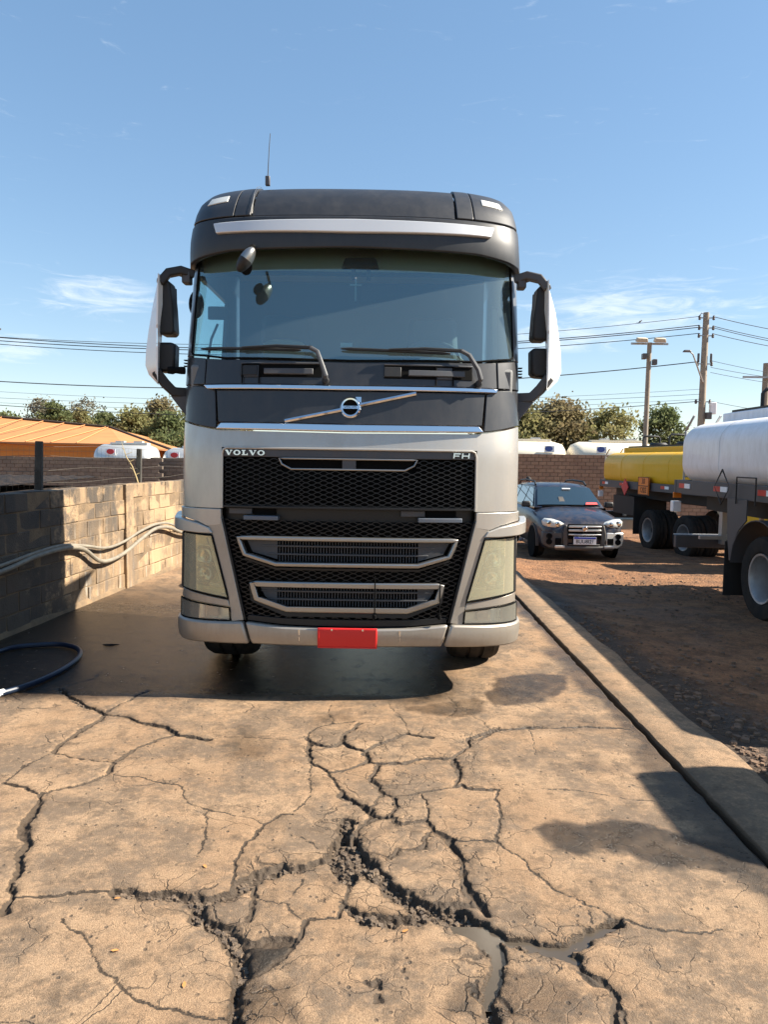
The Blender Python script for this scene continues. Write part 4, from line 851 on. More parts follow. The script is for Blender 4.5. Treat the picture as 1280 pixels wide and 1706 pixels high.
# chassis, wheels
MB().box(0,1.3,.88,1.55,1.9,.7).build('undercab_light_block',M['void'],lorry)  # unseen black box added under the cab to block light
for sg in(-1,1):
    MB().box(sg*.42,4.3,.95,.09,5.2,.28).build('frame_rail',M['chassis'],lorry)
    MB().box(sg*.95,2.2,.72,.62,.75,.6).build('fuel_tank',M['alu'],lorry,bevel=.12,seg=4)
MB().tube([(-1.0,1.24,.5),(1.0,1.24,.5)],.075,10).build('front_axle',M['chassis'],lorry)
MB().box(0,.3,.42,1.3,.25,.1).build('under_tray',M['void'],lorry,bevel=.02)
TYRE=[(.30,-.12),(.33,-.15),(.42,-.165),(.49,-.155),(.515,-.12),(.52,-.055),(.505,-.05),(.505,-.035),(.52,-.03),(.522,.03),(.505,.035),(.505,.05),(.52,.055),(.515,.12),(.49,.155),(.42,.165),(.33,.15),(.30,.12)]
def truck_wheel(parent,x,y,z,sg,dual=False,front=False):
    t=lathe_x(TYRE,0,0,0,40).build('wheel',M['rubber'],parent,(x,y,z),angle=30)
    d=-.09 if not front else .06
    lathe_x([(.002,sg*(d+.05)),(.09,sg*(d+.05)),(.1,sg*d),(.17,sg*(d-.02)),(.24,sg*(d-.03)),(.262,sg*.10),(.285,sg*.145),(.308,sg*.15),(.308,-sg*.1),(.002,-sg*.1)],0,0,0,32).build('rim',M['rim'],t,angle=30)
    nb=MB()
    for k in range(10):
        a=2*PI*k/10; nb.box(sg*(d+.0),.145*math.cos(a),.145*math.sin(a),.05,.022,.022)
    nb.build('wheel_nuts',M['rim'],t,kind='stuff')
    if dual: lathe_x(TYRE,-sg*.34,0,0,36).build('inner_tyre',M['rubber'],t,angle=30)
    return t
for sg in(-1,1):
    fw=truck_wheel(lorry,sg*1.02,1.24,.52,sg,front=True); fw.scale=(1.28,1,1)
    for y in(4.6,5.95): truck_wheel(lorry,sg*1.05,y,.52,sg,True)
    MB().prism([(.65,.55),(.72,1.0),(1.0,1.28),(1.75,1.28),(2.0,1.0),(2.05,.6),(2.02,.6),(1.97,1.0),(1.73,1.25),(1.02,1.25),(.75,1.0),(.68,.55)],lambda p,e:(e,p[0],p[1]),sg*.85-.0,sg*1.24).build('mudguard',M['chassis'],lorry)
# ------------------------------------------------------------------ near block wall on the left
def wx_(y): return -3.5+(y-6.66)*.0735
wall=thing('block_wall','low stained concrete block wall beside the lorry with a column','wall',(0,0,0))
BLK=[]
def blockmat():
    m=mat('wall_block',(.33,.22,.122),.92,col2=(.18,.125,.078),vscale=3.2,bump=.5,bscale=70,rand=.26)
    t=m.node_tree; b=t.nodes['Principled BSDF']; n=t.nodes; l=t.links; src=b.inputs['Base Color'].links[0].from_socket
    g=n.new('ShaderNodeNewGeometry'); mp=n.new('ShaderNodeMapping'); mp.inputs['Scale'].default_value=(9,9,1.1); l.new(g.outputs['Position'],mp.inputs['Vector'])
    def streak(sc,a,bb,col,s,zr):
        global_src=streak.src
        q=n.new('ShaderNodeTexNoise'); q.inputs['Scale'].default_value=sc; q.inputs['Detail'].default_value=6; l.new(mp.outputs[0],q.inputs['Vector'])
        r=n.new('ShaderNodeMapRange'); r.interpolation_type='SMOOTHSTEP'
        for k,v in zip(('From Min','From Max','To Min','To Max'),(a,bb,0,s)): r.inputs[k].default_value=v
        l.new(q.outputs[0],r.inputs['Value'])
        sx=n.new('ShaderNodeSeparateXYZ'); l.new(g.outputs['Position'],sx.inputs[0]); z=n.new('ShaderNodeMapRange'); z.interpolation_type='SMOOTHSTEP'
        z.inputs['From Min'].default_value=zr[0]; z.inputs['From Max'].default_value=zr[1]; l.new(sx.outputs['Z'],z.inputs['Value'])
        mu=n.new('ShaderNodeMath'); mu.operation='MULTIPLY'; l.new(r.outputs[0],mu.inputs[0]); l.new(z.outputs[0],mu.inputs[1])
        x=n.new('ShaderNodeMix'); x.data_type='RGBA'; l.new(mu.outputs[0],x.inputs['Factor']); l.new(global_src,x.inputs[6]); x.inputs[7].default_value=(*col,1); streak.src=x.outputs[2]
    streak.src=src
    streak(.45,.4,.58,(.05,.042,.035),.9,(.3,1.3))
    streak(.25,.46,.6,(.06,.052,.045),.5,(-.4,.6))     # black rain stains running down from the top
    streak(.8,.5,.68,(.09,.085,.08),.55,(1.5,.1))
    streak(1.3,.56,.68,(.40,.35,.28),.6,(1.1,.5))         # pale lime runs
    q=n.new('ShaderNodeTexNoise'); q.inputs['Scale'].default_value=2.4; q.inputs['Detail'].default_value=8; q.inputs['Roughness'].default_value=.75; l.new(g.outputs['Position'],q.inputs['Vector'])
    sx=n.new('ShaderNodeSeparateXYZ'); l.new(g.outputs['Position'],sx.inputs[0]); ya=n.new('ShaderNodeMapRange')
    for k,v in zip(('From Min','From Max','To Min','To Max'),(8.6,6.6,-.12,.32)): ya.inputs[k].default_value=v  # mould blotches, darkened further toward the near end to paint in its shade
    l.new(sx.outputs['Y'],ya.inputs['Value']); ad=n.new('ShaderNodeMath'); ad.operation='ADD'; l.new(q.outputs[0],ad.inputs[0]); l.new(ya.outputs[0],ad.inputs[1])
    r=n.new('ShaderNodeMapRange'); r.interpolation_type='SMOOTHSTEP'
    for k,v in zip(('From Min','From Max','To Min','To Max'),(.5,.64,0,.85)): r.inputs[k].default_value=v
    l.new(ad.outputs[0],r.inputs['Value']); mould_shade=r.outputs[0]
    q=n.new('ShaderNodeTexNoise'); q.inputs['Scale'].default_value=1.5; q.inputs['Detail'].default_value=9; q.inputs['Roughness'].default_value=.7; l.new(g.outputs['Position'],q.inputs['Vector'])
    r=n.new('ShaderNodeMapRange'); r.interpolation_type='SMOOTHSTEP'
    for k,v in zip(('From Min','From Max','To Min','To Max'),(.47,.6,0,.75)): r.inputs[k].default_value=v
    l.new(q.outputs[0],r.inputs['Value']); x=n.new('ShaderNodeMix'); x.data_type='RGBA'; l.new(r.outputs[0],x.inputs['Factor']); l.new(streak.src,x.inputs[6]); x.inputs[7].default_value=(.41,.275,.155,1)
    x2=n.new('ShaderNodeMix'); x2.data_type='RGBA'; l.new(mould_shade,x2.inputs['Factor']); l.new(x.outputs[2],x2.inputs[6]); x2.inputs[7].default_value=(.06,.052,.045,1)
    l.new(x2.outputs[2],b.inputs['Base Color']); return m
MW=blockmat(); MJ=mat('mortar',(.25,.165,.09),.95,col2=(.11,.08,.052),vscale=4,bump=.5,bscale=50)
rw=random.Random(8)
def blockmesh(sx,sy,sz,j):
    mb=MB(); mb.box(0,0,0,sx,sy,sz); mb.v=[(a+rw.uniform(-j,j),b+rw.uniform(-j,j),c+rw.uniform(-j,j)) for a,b,c in mb.v]; return mb
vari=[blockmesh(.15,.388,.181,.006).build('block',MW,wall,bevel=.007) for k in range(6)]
ang=-math.atan(.0735); first=[True]*6
H0=1.33; ch=H0/7
y=4.2
for r_ in range(7):
    y=4.2+(.2 if r_%2 else 0)
    while y<14.6:
        if not(9.25<y<9.62 and False):
            k=rw.randrange(6); o=vari[k]
            if first[k]: first[k]=False
            else: o=o.copy(); COL.objects.link(o); o.parent=wall
            o.location=(wx_(y)-.0745+rw.gauss(0,.004),y,ch*(r_+.5)+rw.gauss(0,.0015)); o.rotation_euler=(rw.gauss(0,.004),0,ang+rw.gauss(0,.012)+(PI if rw.random()<.5 else 0))
        y+=.397
n=30; A=[(wx_(yy)-.006,yy) for yy in np.linspace(3.95,14.7,n)]; B=[(wx_(yy)-.13,yy) for yy in np.linspace(3.95,14.7,n)]
MB().loft([[(a[0],a[1],-.05),(a[0],a[1],H0-.012),(b[0],b[1],H0-.012),(b[0],b[1],-.05)] for a,b in zip(A,B)]).build('mortar',MJ,wall)
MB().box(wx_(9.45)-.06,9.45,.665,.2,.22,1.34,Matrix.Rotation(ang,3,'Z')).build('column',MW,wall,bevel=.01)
sk_=MB(); rg=[]
for yy in np.arange(4,14.6,.15):
    q=mnoise.noise((yy*2,0,0)); rg.append([(wx_(yy)-.02,yy,-.02),(wx_(yy)+.03+.02*q,yy,-.02),(wx_(yy)+.012+.01*q,yy,.035+.02*q),(wx_(yy)-.02,yy,.07+.03*q)])
sk_.loft(rg).build('base_fillet',MJ,wall,angle=60)
# posts and wire on the wall
pl=[(7.67,.5,'leaning concrete fence post on the wall nearest the camera'),(10.23,.46,'square concrete fence post between the other two posts on the wall'),(12.92,.5,'concrete fence post on the wall close beside the lorry')]
for i,(yy,h,lb_) in enumerate(pl):
    mb=MB().box(0,0,h/2-.1,.075,.075,h+.2,None,.88); 
    o=mb.build('fence_post',M['post'],None,(wx_(yy)-.17,yy,H0),bevel=.008); o.rotation_euler=(0,R(1.6),R(7)); tag(o,lb_,'fence post','fence posts on the block wall')
fn=thing('wire_fence','thin rusty wire mesh strung between the posts above the block wall','fence',(0,0,0))
for z in(.06,.2,.34,.46):
    MB().tube([(wx_(yy)-.17+.01*mnoise.noise((yy,z*9,0)),yy,H0+z+.012*math.sin(yy*2.6+z*20)) for yy in np.arange(4.4,14.3,.15)],.0018,4).build('wire_strand',M['fencewire'],fn)
mb=MB()
for yy in np.arange(4.4,14.2,.10): mb.tube([(wx_(yy)-.17,yy,H0+.01),(wx_(yy)-.17,yy+.012,H0+.45)],.0009,3,False)
mb.build('wire_mesh',M['fencewire'],fn,kind='stuff')
# dry stalk
ds=MB(); P0=Vector((wx_(10.05)-.1,10.05,1.31)); 
ds.tube([P0,P0+Vector((-.03,0,.1)),P0+Vector((-.09,.02,.24)),P0+Vector((-.16,0,.36)),P0+Vector((-.2,.02,.46)),P0+Vector((-.24,.02,.6))],[.009,.009,.008,.007,.005,.002],6)
for t,dx in((.12,.06),(.2,-.05),(.3,.06),(.4,.07),(.46,-.05)): p=P0+Vector((-.4*t,0,t)); ds.tube([p,p+Vector((dx,.02,.03))],[.006,.003],5)
tag(ds.build('dry_stalk',M['stalk']),'bent dry plant stalk growing from the top of the block wall','plant')
ds=MB(); P0=Vector((wx_(12.2)-.1,12.2,1.31))
ds.tube([P0,P0+Vector((-.01,0,.12)),P0+Vector((-.03,0,.3)),P0+Vector((-.03,0,.52))],[.008,.007,.006,.002],6)
for t,dx in((.1,.07),(.16,.05),(.3,.04),(.34,-.05),(.42,.03)): p=P0+Vector((-.06*t,0,t)); ds.tube([p,p+Vector((dx,.02,.05))],[.012,.004],5)
tag(ds.build('dry_stalk',M['stalk']),'short straight dry weed with leaf stubs between fence post and lorry','plant')
# dark sheet roof behind the wall
dr=thing('sheet_roof','low dark corrugated sheet roof edge just behind the block wall','roof',(-4.35,0,0))
rg=[]
for k in range(41):
    x=-2.4+2.4*k/40; z=.012*math.sin(k*1.57); rg.append([(x,8.2,1.33+z),(x,11.3,1.37+z),(x,11.3,1.36+z),(x,8.2,1.32+z)])
MB().loft(rg).build('corrugated_sheet',M['sheetdark'],dr,angle=60)
MB().box(-1.2,8.17,1.31,2.42,.03,.05).build('roof_trim',M['sheetlight'],dr); MB().box(-1.2,9.5,.6,2.2,2.2,1.3).build('shed_body',M['sheetdark'],dr)
# two pale hoses along the wall
def smooth(P,n=8):
    o=[]; P=[Vector(p) for p in P]; Q=[P[0]*2-P[1]]+P+[P[-1]*2-P[-2]]
    for i in range(1,len(Q)-2):
        for k in range(n):
            t=k/n; a,b,c,d=Q[i-1:i+3]; o.append(.5*((2*b)+(c-a)*t+(2*a-5*b+4*c-d)*t*t+(3*b-a-3*c+d)*t*t*t))
    o.append(P[-1]); return o
HP=[(5.3,.60),(6.0,.62),(6.6,.64),(7.15,.70),(7.7,.715),(8.1,.66),(8.55,.46),(9.1,.47),(9.7,.60),(10.2,.69),(10.7,.66),(11.3,.52),(11.9,.45),(12.4,.46),(13.0,.47)]
h1=MB().tube(smooth([(wx_(y)+.075,y,z) for y,z in HP]),.024,10).build('wall_hose',M['pipe']); tag(h1,'pale thick hose hung along the block wall, the lower sagging one','hose','pale hoses on the block wall')
HP2=[(5.3,.645),(6.0,.66),(6.6,.69),(7.2,.735),(7.7,.745),(8.2,.68),(8.7,.60),(9.2,.62),(9.7,.70),(10.2,.745),(10.7,.72),(11.3,.59),(11.9,.52),(12.4,.53),(13.0,.58)]
h2=MB().tube(smooth([(wx_(y)+.06,y,z) for y,z in HP2]),.017,10).build('wall_hose',M['pipe']); tag(h2,'thinner pale hose running above the sagging hose on the block wall','hose','pale hoses on the block wall')
MB().tube([(wx_(12.2)+.07,12.15,.455),(wx_(12.4)+.07,12.6,.465)],[.05,.055],12).build('coupling',M['coupling'],h1)
# blue hose on the ground
GH=[(-3.28,6.0),(-3.2,6.28),(-3.05,6.38),(-2.84,6.42),(-2.63,6.28),(-2.51,6.0),(-2.49,5.62),(-2.555,5.28),(-2.67,5.05),(-2.8,4.85),(-2.95,4.65)]
bh=MB().tube(smooth([(x,y,.024) for x,y in GH]),.021,10).build('ground_hose',M['bluehose']); tag(bh,'dark blue hose looped on the wet ground with a white joint','hose')
MB().tube([(-2.655,5.085,.026),(-2.70,5.0,.026),(-2.78,4.88,.026)],.025,10).build('hose_joint',M['hosetip'],bh)
# ------------------------------------------------------------------ vehicles on the dirt
def zg(x,y): return float(dz(np.array(float(x)),np.array(float(y))))
# blue estate car
CY=15.4; CX=4.2; CZ=-.37
car=thing('parked_car','dark blue estate car with roof rails facing the camera on the dirt','car',(CX,CY,CZ),R(1.5)); car.scale=(1.04,1.04,1.04)
secs=[(0,.62,.30,.62,.66),(.06,.76,.26,.72,.76),(.22,.83,.24,.78,.84),(.55,.85,.24,.83,.93),(1.05,.855,.24,.9,1.02),(1.6,.855,.24,.93,1.03),(2.8,.855,.24,.95,1.04),(3.7,.84,.26,.95,1.04),(4.1,.78,.3,.92,1.0),(4.2,.7,.36,.85,.9)]
rings=[]
for y,wd,zb,zs,zt in secs:
    half=[(wd*.9,zb),(wd*.985,zb+.12),(wd,(zb+zs)/2+.05),(wd*.985,zs-.02),(wd*.93,zs+.03),(wd*.72,zt-.02),(wd*.35,zt+.012)]
    rings.append([(x,y,z) for x,z in half]+[(-x,y,z) for x,z in reversed(half)])
MB().loft(rings).build('body',M['carpaint'],car,angle=50)
gsec=[(1.08,.77,.98,.775,.99),(1.16,.765,.98,.73,1.06),(1.72,.765,.98,.60,1.42),(1.95,.765,.98,.575,1.475),(2.7,.765,.98,.575,1.49),(3.6,.755,.98,.56,1.46),(4.0,.745,.98,.56,1.28),(4.12,.74,.98,.62,1.0)]
rings=[[(w0,y,z0),(w0*.97+w1*.03,y,z0+.03),(w1*1.02,y,z1-.035),(w1*.9,y,z1),(w1*.4,y,z1+.02),(-w1*.4,y,z1+.02),(-w1*.9,y,z1),(-w1*1.02,y,z1-.035),(-w0*.97-w1*.03,y,z0+.03),(-w0,y,z0)] for y,w0,z0,w1,z1 in gsec]
MB().loft(rings).build('cabin',M['carpaint'],car,angle=40)
def quad4(name,p,m,thick,n,parent=car,bev=0):
    nrm=(Vector(p[1])-Vector(p[0])).cross(Vector(p[2])-Vector(p[0])).normalized()
    if nrm.dot(Vector(n))<0: nrm=-nrm
    return MB().add([Vector(q)+nrm*thick for q in p]+[Vector(q)-nrm*.01 for q in p],[tuple(range(len(p))),tuple(range(2*len(p)-1,len(p)-1,-1))]+[(i,(i+1)%len(p),len(p)+(i+1)%len(p),len(p)+i) for i in range(len(p))]).build(name,M[m],parent,bevel=bev)
ws=MB(); g=[]
for f in np.linspace(.02,.96,7):
    y=1.15+.575*f; z=1.055+.385*f; hw=.70-.125*f
    g.append([(hw*t,y-.035+.03*t*t*.6-.012,z+.012-.035*abs(t)**4*.4) for t in np.linspace(-1,1,11)])
ws.loft(g,False,False); wsc=ws.build('windscreen',M['carglass'],car,recalc=False)
quad4('paper_sheet',[(.34,1.11,1.075),(.62,1.14,1.075),(.60,1.17,1.12),(.36,1.14,1.12)],'hazred',.012,(0,-1,1))
quad4('windscreen_label',[(-.06,1.555,1.375),(.12,1.555,1.375),(.12,1.575,1.39),(-.06,1.575,1.39)],'whitebox',.03,(0,-1,1))
quad4('seat_cover',[(-.2,1.22,1.12),(-.08,1.22,1.12),(-.1,1.33,1.22),(-.2,1.33,1.22)],'cargrey',.02,(0,-1,1))
for sg in(-1,1):
    for k,(y0,y1,y2,y3) in enumerate(((1.28,2.25,2.25,1.86),(2.32,3.1,3.1,2.32),(3.17,3.85,3.62,3.17))):
        x0=.762*sg;x1=.607*sg; quad4('side_window',[(x0,y0,1.03),(x0,y1,1.03),(x1,y2,1.41),(x1,y3,1.41)],'carglass',.006,(sg,0,.3))
    MB().tube([(.57*sg,1.9,1.47),(.56*sg,2.05,1.545),(.56*sg,2.9,1.56),(.56*sg,3.5,1.53),(.56*sg,3.65,1.45)],.022,8).build('roof_rail',M['blackplastic'],car)
    m_=MB().box(sg*.91,1.28,1.07,.2,.1,.13,None,.9).build('door_mirror',M['blackplastic'],car,bevel=.03); MB().box(sg*.91,1.338,1.07,.16,.01,.1).build('mirror_face',M['mirrorglass'],m_)
    rings=[]
    hlp=[(.40,.745),(.47,.70),(.60,.665),(.74,.675),(.80,.72),(.81,.80),(.76,.845),(.62,.835),(.47,.79)]
    hb=MB(); cx,cz=.61,.755
    yy=lambda x,z:.03+.42*max(0,(x-.45))**1.7+.22*(z-.66)
    rings=[[(sg*(cx+(x-cx)*k),yy(cx+(x-cx)*k,cz+(z-cz)*k)-o,cz+(z-cz)*k) for x,z in hlp] for k,o in((1.06,-.06),(1.0,.02),(.85,.045),(.5,.06),(.05,.065))]
    h_=hb.loft(rings).build('headlamp',M['lampcar'] if 'lampcar' in M else M['lampwhite'],car,angle=50)
    for cxx,cz2,r in((.54,.745,.05),(.70,.755,.062)):
        y_=yy(cxx,cz2)-.06; MB().lathe([(.001,-.01),(r*.6,-.012),(r,-.004),(r,.02)],lambda q,h,a:(sg*cxx+q*math.cos(a),y_+h,cz2+q*math.sin(a)),16).build('lamp_bowl',M['chrome'],h_)
    # cladding column beside the grille, fog pods
    MB().prism([(.335,.28),(.43,.28),(.44,.55),(.40,.73),(.355,.73),(.335,.55)],lambda p,e:(sg*p[0],e,p[1]),-.05,.1).build('nudge_bar',M['cargrey'],car,bevel=.02)
    pod=MB().prism([(.44,.26),(.70,.26),(.80,.32),(.83,.45),(.82,.58),(.45,.58)],lambda p,e:(sg*p[0],e+.28*max(0,p[0]-.45)**1.3,p[1]),-.035,.15).build('bumper_pod',M['carsilver' if sg>0 else 'cargrey'],car,bevel=.02)  # sun side silver, far side grey: light and shade painted into the pods
    for z,x in((.50,.70),(.385,.70)):
        y_=-.045+.28*(x-.45)**1.3; MB().lathe([(.001,-.005),(.045,-.008),(.056,-.012),(.06,.02)],lambda q,h,a:(sg*x+q*math.cos(a),y_+h,z+q*math.sin(a)),16).build('fog_lamp',M['void'],pod)
    MB().box(sg*.53,-.04,.40,.12,.03,.13).build('air_slot',M['void'],pod,bevel=.01)
    MB().box(sg*.50,-.055,.295,.2,.04,.05).build('skid_tab',M['carsilver'],pod,bevel=.01)
    MB().box(sg*.845,.75,.34,.05,.12,.06).build('sill_block',M['cargrey'],car)
    for y_ in(.78,3.28):
        t=lathe_x([(.2,-.08),(.29,-.095),(.31,-.06),(.312,.06),(.29,.095),(.2,.08)],0,0,0,28).build('wheel',M['rubber'],car,(sg*.765,y_,.31))
        lathe_x([(.01,sg*.06),(.05,sg*.065),(.08,sg*.04),(.19,sg*.05),(.205,sg*.085),(.215,sg*.09),(.215,-sg*.05),(.01,-sg*.05)],0,0,0,24).build('rim',M['void'],t)
        sp=MB()
        for k in range(6):
            a=2*PI*k/6; sp.box(sg*.085,.11*math.cos(a),.11*math.sin(a),.03,.2,.05,Matrix.Rotation(a,3,'X'))
        sp.build('rim_spokes',M['carsilver'],t,bevel=.006)
        MB().tube([(sg*.845,y_+.355*math.cos(a),.31+.355*math.sin(a)) for a in np.linspace(-.15,PI+.15,20)],.0,4,sec=[(-.03,-.03),(.03,-.03),(.03,.03),(-.03,.03)]).build('wheel_arch',M['cargrey'],car)
        lathe_x([(.01,-.05),(.34,-.05),(.345,.03),(.01,.03)],sg*.84,y_,.31,28).build('arch_shadow_gap',M['void'],car)
gr=MB().box(0,-.02,.60,.68,.06,.30).build('front_grille',M['void'],car,bevel=.015)
for z in(.70,.625,.54): MB().box(0,-.055,z,.66,.03,.042 if z>.6 else .03).build('grille_bar',M['carsilver'],gr,bevel=.01)
MB().lathe([(.001,-.085),(.04,-.085),(.052,-.075),(.052,-.04)],lambda q,h,a:(q*math.cos(a),h,.665+q*math.sin(a)),20).build('badge',M['chrome'],gr)
MB().box(0,-.01,.27,1.2,.1,.09).build('bumper_lower',M['cargrey'],car,bevel=.03); MB().box(0,-.04,.335,.64,.03,.022).build('bumper_trim',M['cargrey'],car,bevel=.008)
pt=MB().box(.0,-.075,.42,.46,.012,.15).build('licence_plate',M['whitebox'],car); MB().box(.0,-.083,.475,.44,.004,.036).build('plate_band',M['plateblue'],pt)
text_mesh('BUU8I21',.105,'plate_lettering',M['ink'],pt,(0,-.084,.402),(R(90),0,0),.002,0,.95)
MB().tube([(-.6,1.10,1.03),(0.05,1.13,1.06)],.012,6).build('wiper',M['void'],car); MB().tube([(.02,1.10,1.04),(.56,1.13,1.06)],.012,6).build('wiper',M['void'],car)
MB().tube([(.02,2.0,1.49),(.02,2.06,1.66)],.005,5).build('aerial',M['void'],car)
# tank trucks ---------------------------------------------------------------
def rrect(x0,x1,z0,z1,r,n=6,flat=1):
    o=[]
    for cx,cz,a0 in((x1-r,z0+r*flat,-PI/2),(x1-r,z1-r*flat,0),(x0+r,z1-r*flat,PI/2),(x0+r,z0+r*flat,PI)):
        for k in range(n+1): a=a0+PI/2*k/n; o.append((cx+r*math.cos(a),cz+flat*r*math.sin(a)))
    return o
def tank_truck(label,rear,rz,length,paint,tz,railz,floor,wheels,group):
    t=thing('tank_truck',label,'tank truck',(rear[0],rear[1],0),rz,group)
    zb,zt=tz; sec=rrect(.03,2.42,zb,zt,.40,8,.80); cx=1.225; cz=(zb+zt)/2
    rings=[]
    for y,k in((.02,.05),(.01,.6),(-.03,.88),(-.09,.97),(-.17,1),(-length+.17,1),(-length+.09,.97),(-length+.03,.88),(-length,.6),(-length-.01,.05)):
        rings.append([(cx+(x-cx)*k,y,cz+(z-cz)*k) for x,z in sec])
    MB().loft(rings).build('tank',M[paint],t,angle=30)
    for f in(.2,.4,.6,.8): MB().tube([(cx+(x-cx)*1.001,-length*f,cz+(z-cz)*1.002) for x,z in sec],.006,5,False,True).build('weld_seam',M[paint],t)
    for x in(.35,): 
        ld=MB()
        for q in(-.2,.2): ld.tube([(x+q,.06,railz-.2),(x+q,.06,zt-.1),(x+q,-.25,zt+.12)],.018,6)
        ld.build('ladder_rail',M['galv'],t)
        for k in range(4): MB().tube([(x-.2,.06,railz+.05+.2*k),(x+.2,.06,railz+.05+.2*k)],.013,5).build('ladder_rung',M['galv'],t)
    MB().box(cx,-length/2,zt+.045,1.3,length-.5,.22).build('walkway_box',M[paint],t,bevel=.02)
    MB().box(cx,-length/2,zt+.175,1.2,length-.9,.035).build('walkway_rail',M['blackplastic'],t)
    y=-.75
    while y>-length+.5:
        MB().tube([(cx-.3,y,zt+.19),(cx-.3,y,zt+.42),(cx-.25,y,zt+.48),(cx+.15,y,zt+.48),(cx+.2,y,zt+.42),(cx+.2,y,zt+.19)],.028,8).build('hatch_hoop',M['blackplastic'],t)
        MB().lathe([(.001,.1),(.2,.1),(.25,.05),(.25,0)],lambda q,h,a:(cx+q*math.cos(a),y-.35+q*math.sin(a),zt+.19+h),18).build('hatch',M['blackplastic'],t); y-=1.6
    MB().box(.045,-length/2,railz-.1,.07,length+.1,.2).build('side_rail',M['greyplastic'],t,bevel=.006); MB().box(2.405,-length/2,railz-.1,.07,length+.1,.2).build('side_rail',M['greyplastic'],t)
    MB().box(cx,0.03,railz-.1,2.44,.07,.2).build('end_rail',M['greyplastic'],t)
    y=-.25
    while y>-length:
        MB().box(.004,y,railz-.085,.012,.2,.07).build('reflector_red',M['red'],t); MB().box(.004,y-.21,railz-.085,.012,.2,.07).build('reflector_white',M['whitebox'],t); y-=1.25
    for x in(.75,1.7): MB().box(x,-length/2-.4,railz-.36,.1,length+1.2,.26).build('frame_rail',M['chassis'],t)
    MB().box(cx,-length/2,railz-.33,1.7,length-.6,.22).build('underbody',M['chassis'],t)
    MB().box(cx,.05,floor+.68,2.36,.1,.2).build('rear_bumper',M['chassis' if paint=='yellow' else 'greyplastic'],t,bevel=.01); MB().box(cx,.104,floor+.785,2.36,.02,.012).build('bumper_tape',M['whitebox'],t)
    for x in(.75,1.7): MB().box(x,-.05,(floor+.7+railz-.3)/2,.08,.12,railz-.3-floor-.6).build('bumper_hanger',M['galv'],t)
    MB().box(.04,.06,railz-.42,.13,.12,.17).build('tail_lamp_box',M['whitebox'],t,bevel=.01); MB().box(.06,.07,railz-.24,.12,.03,.09).build('tail_lamp',M['amber'],t)
    for y in wheels:
        for sg,x in((-1,.2),(1,2.25)): truck_wheel(t,x,y,floor+.52,sg,True)
        MB().tube([(.2,y,floor+.52),(2.25,y,floor+.52)],.09,10).build('axle',M['chassis'],t)
    return t
wt=tank_truck('white tank truck with empty placard frames, nearer the camera than the yellow one',(4.58,11.62),R(-.9),7.25,'white',(1.38,2.32),1.45,-.2,[-2.72],'tank trucks')
# placard frames, fender, flap, spare wheel on the white truck
MB().tube([(-.03,-1.72,1.17),(-.03,-1.49,1.40),(-.03,-1.72,1.63),(-.03,-1.95,1.40)],.012,6,False,True).build('diamond_frame',M['ink'],wt)
MB().tube([(-.03,-2.15,1.20),(-.03,-2.15,1.54),(-.03,-2.66,1.54),(-.03,-2.66,1.20)],.010,6).build('placard_frame',M['ink'],wt)
fd=MB(); arc=[(-2.72+.68*math.cos(a),.36+.66*math.sin(a)) for a in np.linspace(.1,PI-.1,20)]; rings=[]
for y_,z_ in arc: rings.append([(-.02,y_,z_),(.62,y_,z_),(.62,y_,z_+.012),(-.02,y_,z_+.012)])
fd.loft(rings).build('mudguard',M['greyplastic'],wt)
MB().prism([(-2.2,1.26),(-1.85,1.26),(-1.9,.75),(-1.98,.45),(-2.02,.45),(-2.06,.65),(-2.2,.86),(-2.4,1.0),(-2.4,1.26)],lambda p,e:(e,p[0]-.02,p[1]),-.015,.0).build('guard_side_plate',M['greyplastic'],wt)
MB().box(.30,-1.9,.33,.66,.015,.72).build('mud_flap',M['chassis'],wt)
sp_=truck_wheel(wt,1.0,-.95,.36,1); sp_.rotation_euler=(0,R(90),0); sp_.name='spare_wheel'
for x,y in((.75,-.5),(.78,-1.2)): MB().box(x,y,.75,.05,.05,.6).build('hanger_post',M['galv'],wt)
MB().box(.55,-.75,.62,.9,.06,.05).build('cross_bar',M['galv'],wt)
# its own cab, towards the camera beyond the picture edge
cb=MB(); rings=[]
for z,y0,y1,k in((.4,-7.6,-8.95,1),(1.0,-7.6,-8.98,1),(1.4,-7.6,-8.95,.99),(2.25,-7.65,-8.75,.97),(2.6,-7.7,-8.6,.93),(2.68,-7.85,-8.4,.84)):
    h_=1.17*k; rings.append([(1.225-h_,y0,z),(1.225+h_,y0,z),(1.225+h_,y1+.15,z),(1.225+h_-.15,y1,z),(1.225-h_+.15,y1,z),(1.225-h_,y1+.15,z)])
cabw=cb.loft(rings).build('cab',M['white'],wt,bevel=.03)
MB().add([(.2,-8.97,1.4),(2.25,-8.97,1.4),(2.1,-8.79,2.05),(.35,-8.79,2.05)],[(0,1,2,3)]).build('windscreen',M['carglass'],cabw)
for x in(.045,2.405): MB().add([(x-.015 if x<1 else x+.015,-7.7,1.6),(x-.015 if x<1 else x+.015,-8.7,1.6),(x+(.05 if x<1 else -.05)*1,-8.55,2.25),(x+(.05 if x<1 else -.05)*1,-7.7,2.25)],[(0,1,2,3)]).build('side_window',M['carglass'],cabw)
MB().box(-.2,-8.9,1.85,.2,.1,.42).build('door_mirror',M['blackplastic'],cabw,bevel=.02); MB().tube([(.06,-8.8,2.0),(-.2,-8.9,2.05)],.02,6).build('mirror_arm',M['blackplastic'],cabw)
MB().box(1.225,-8.98,.62,2.3,.2,.35).build('bumper',M['greyplastic'],cabw,bevel=.03)
for x,sg in((.2,-1),(2.25,1)): truck_wheel(wt,x,-7.95,.42,sg,front=True)
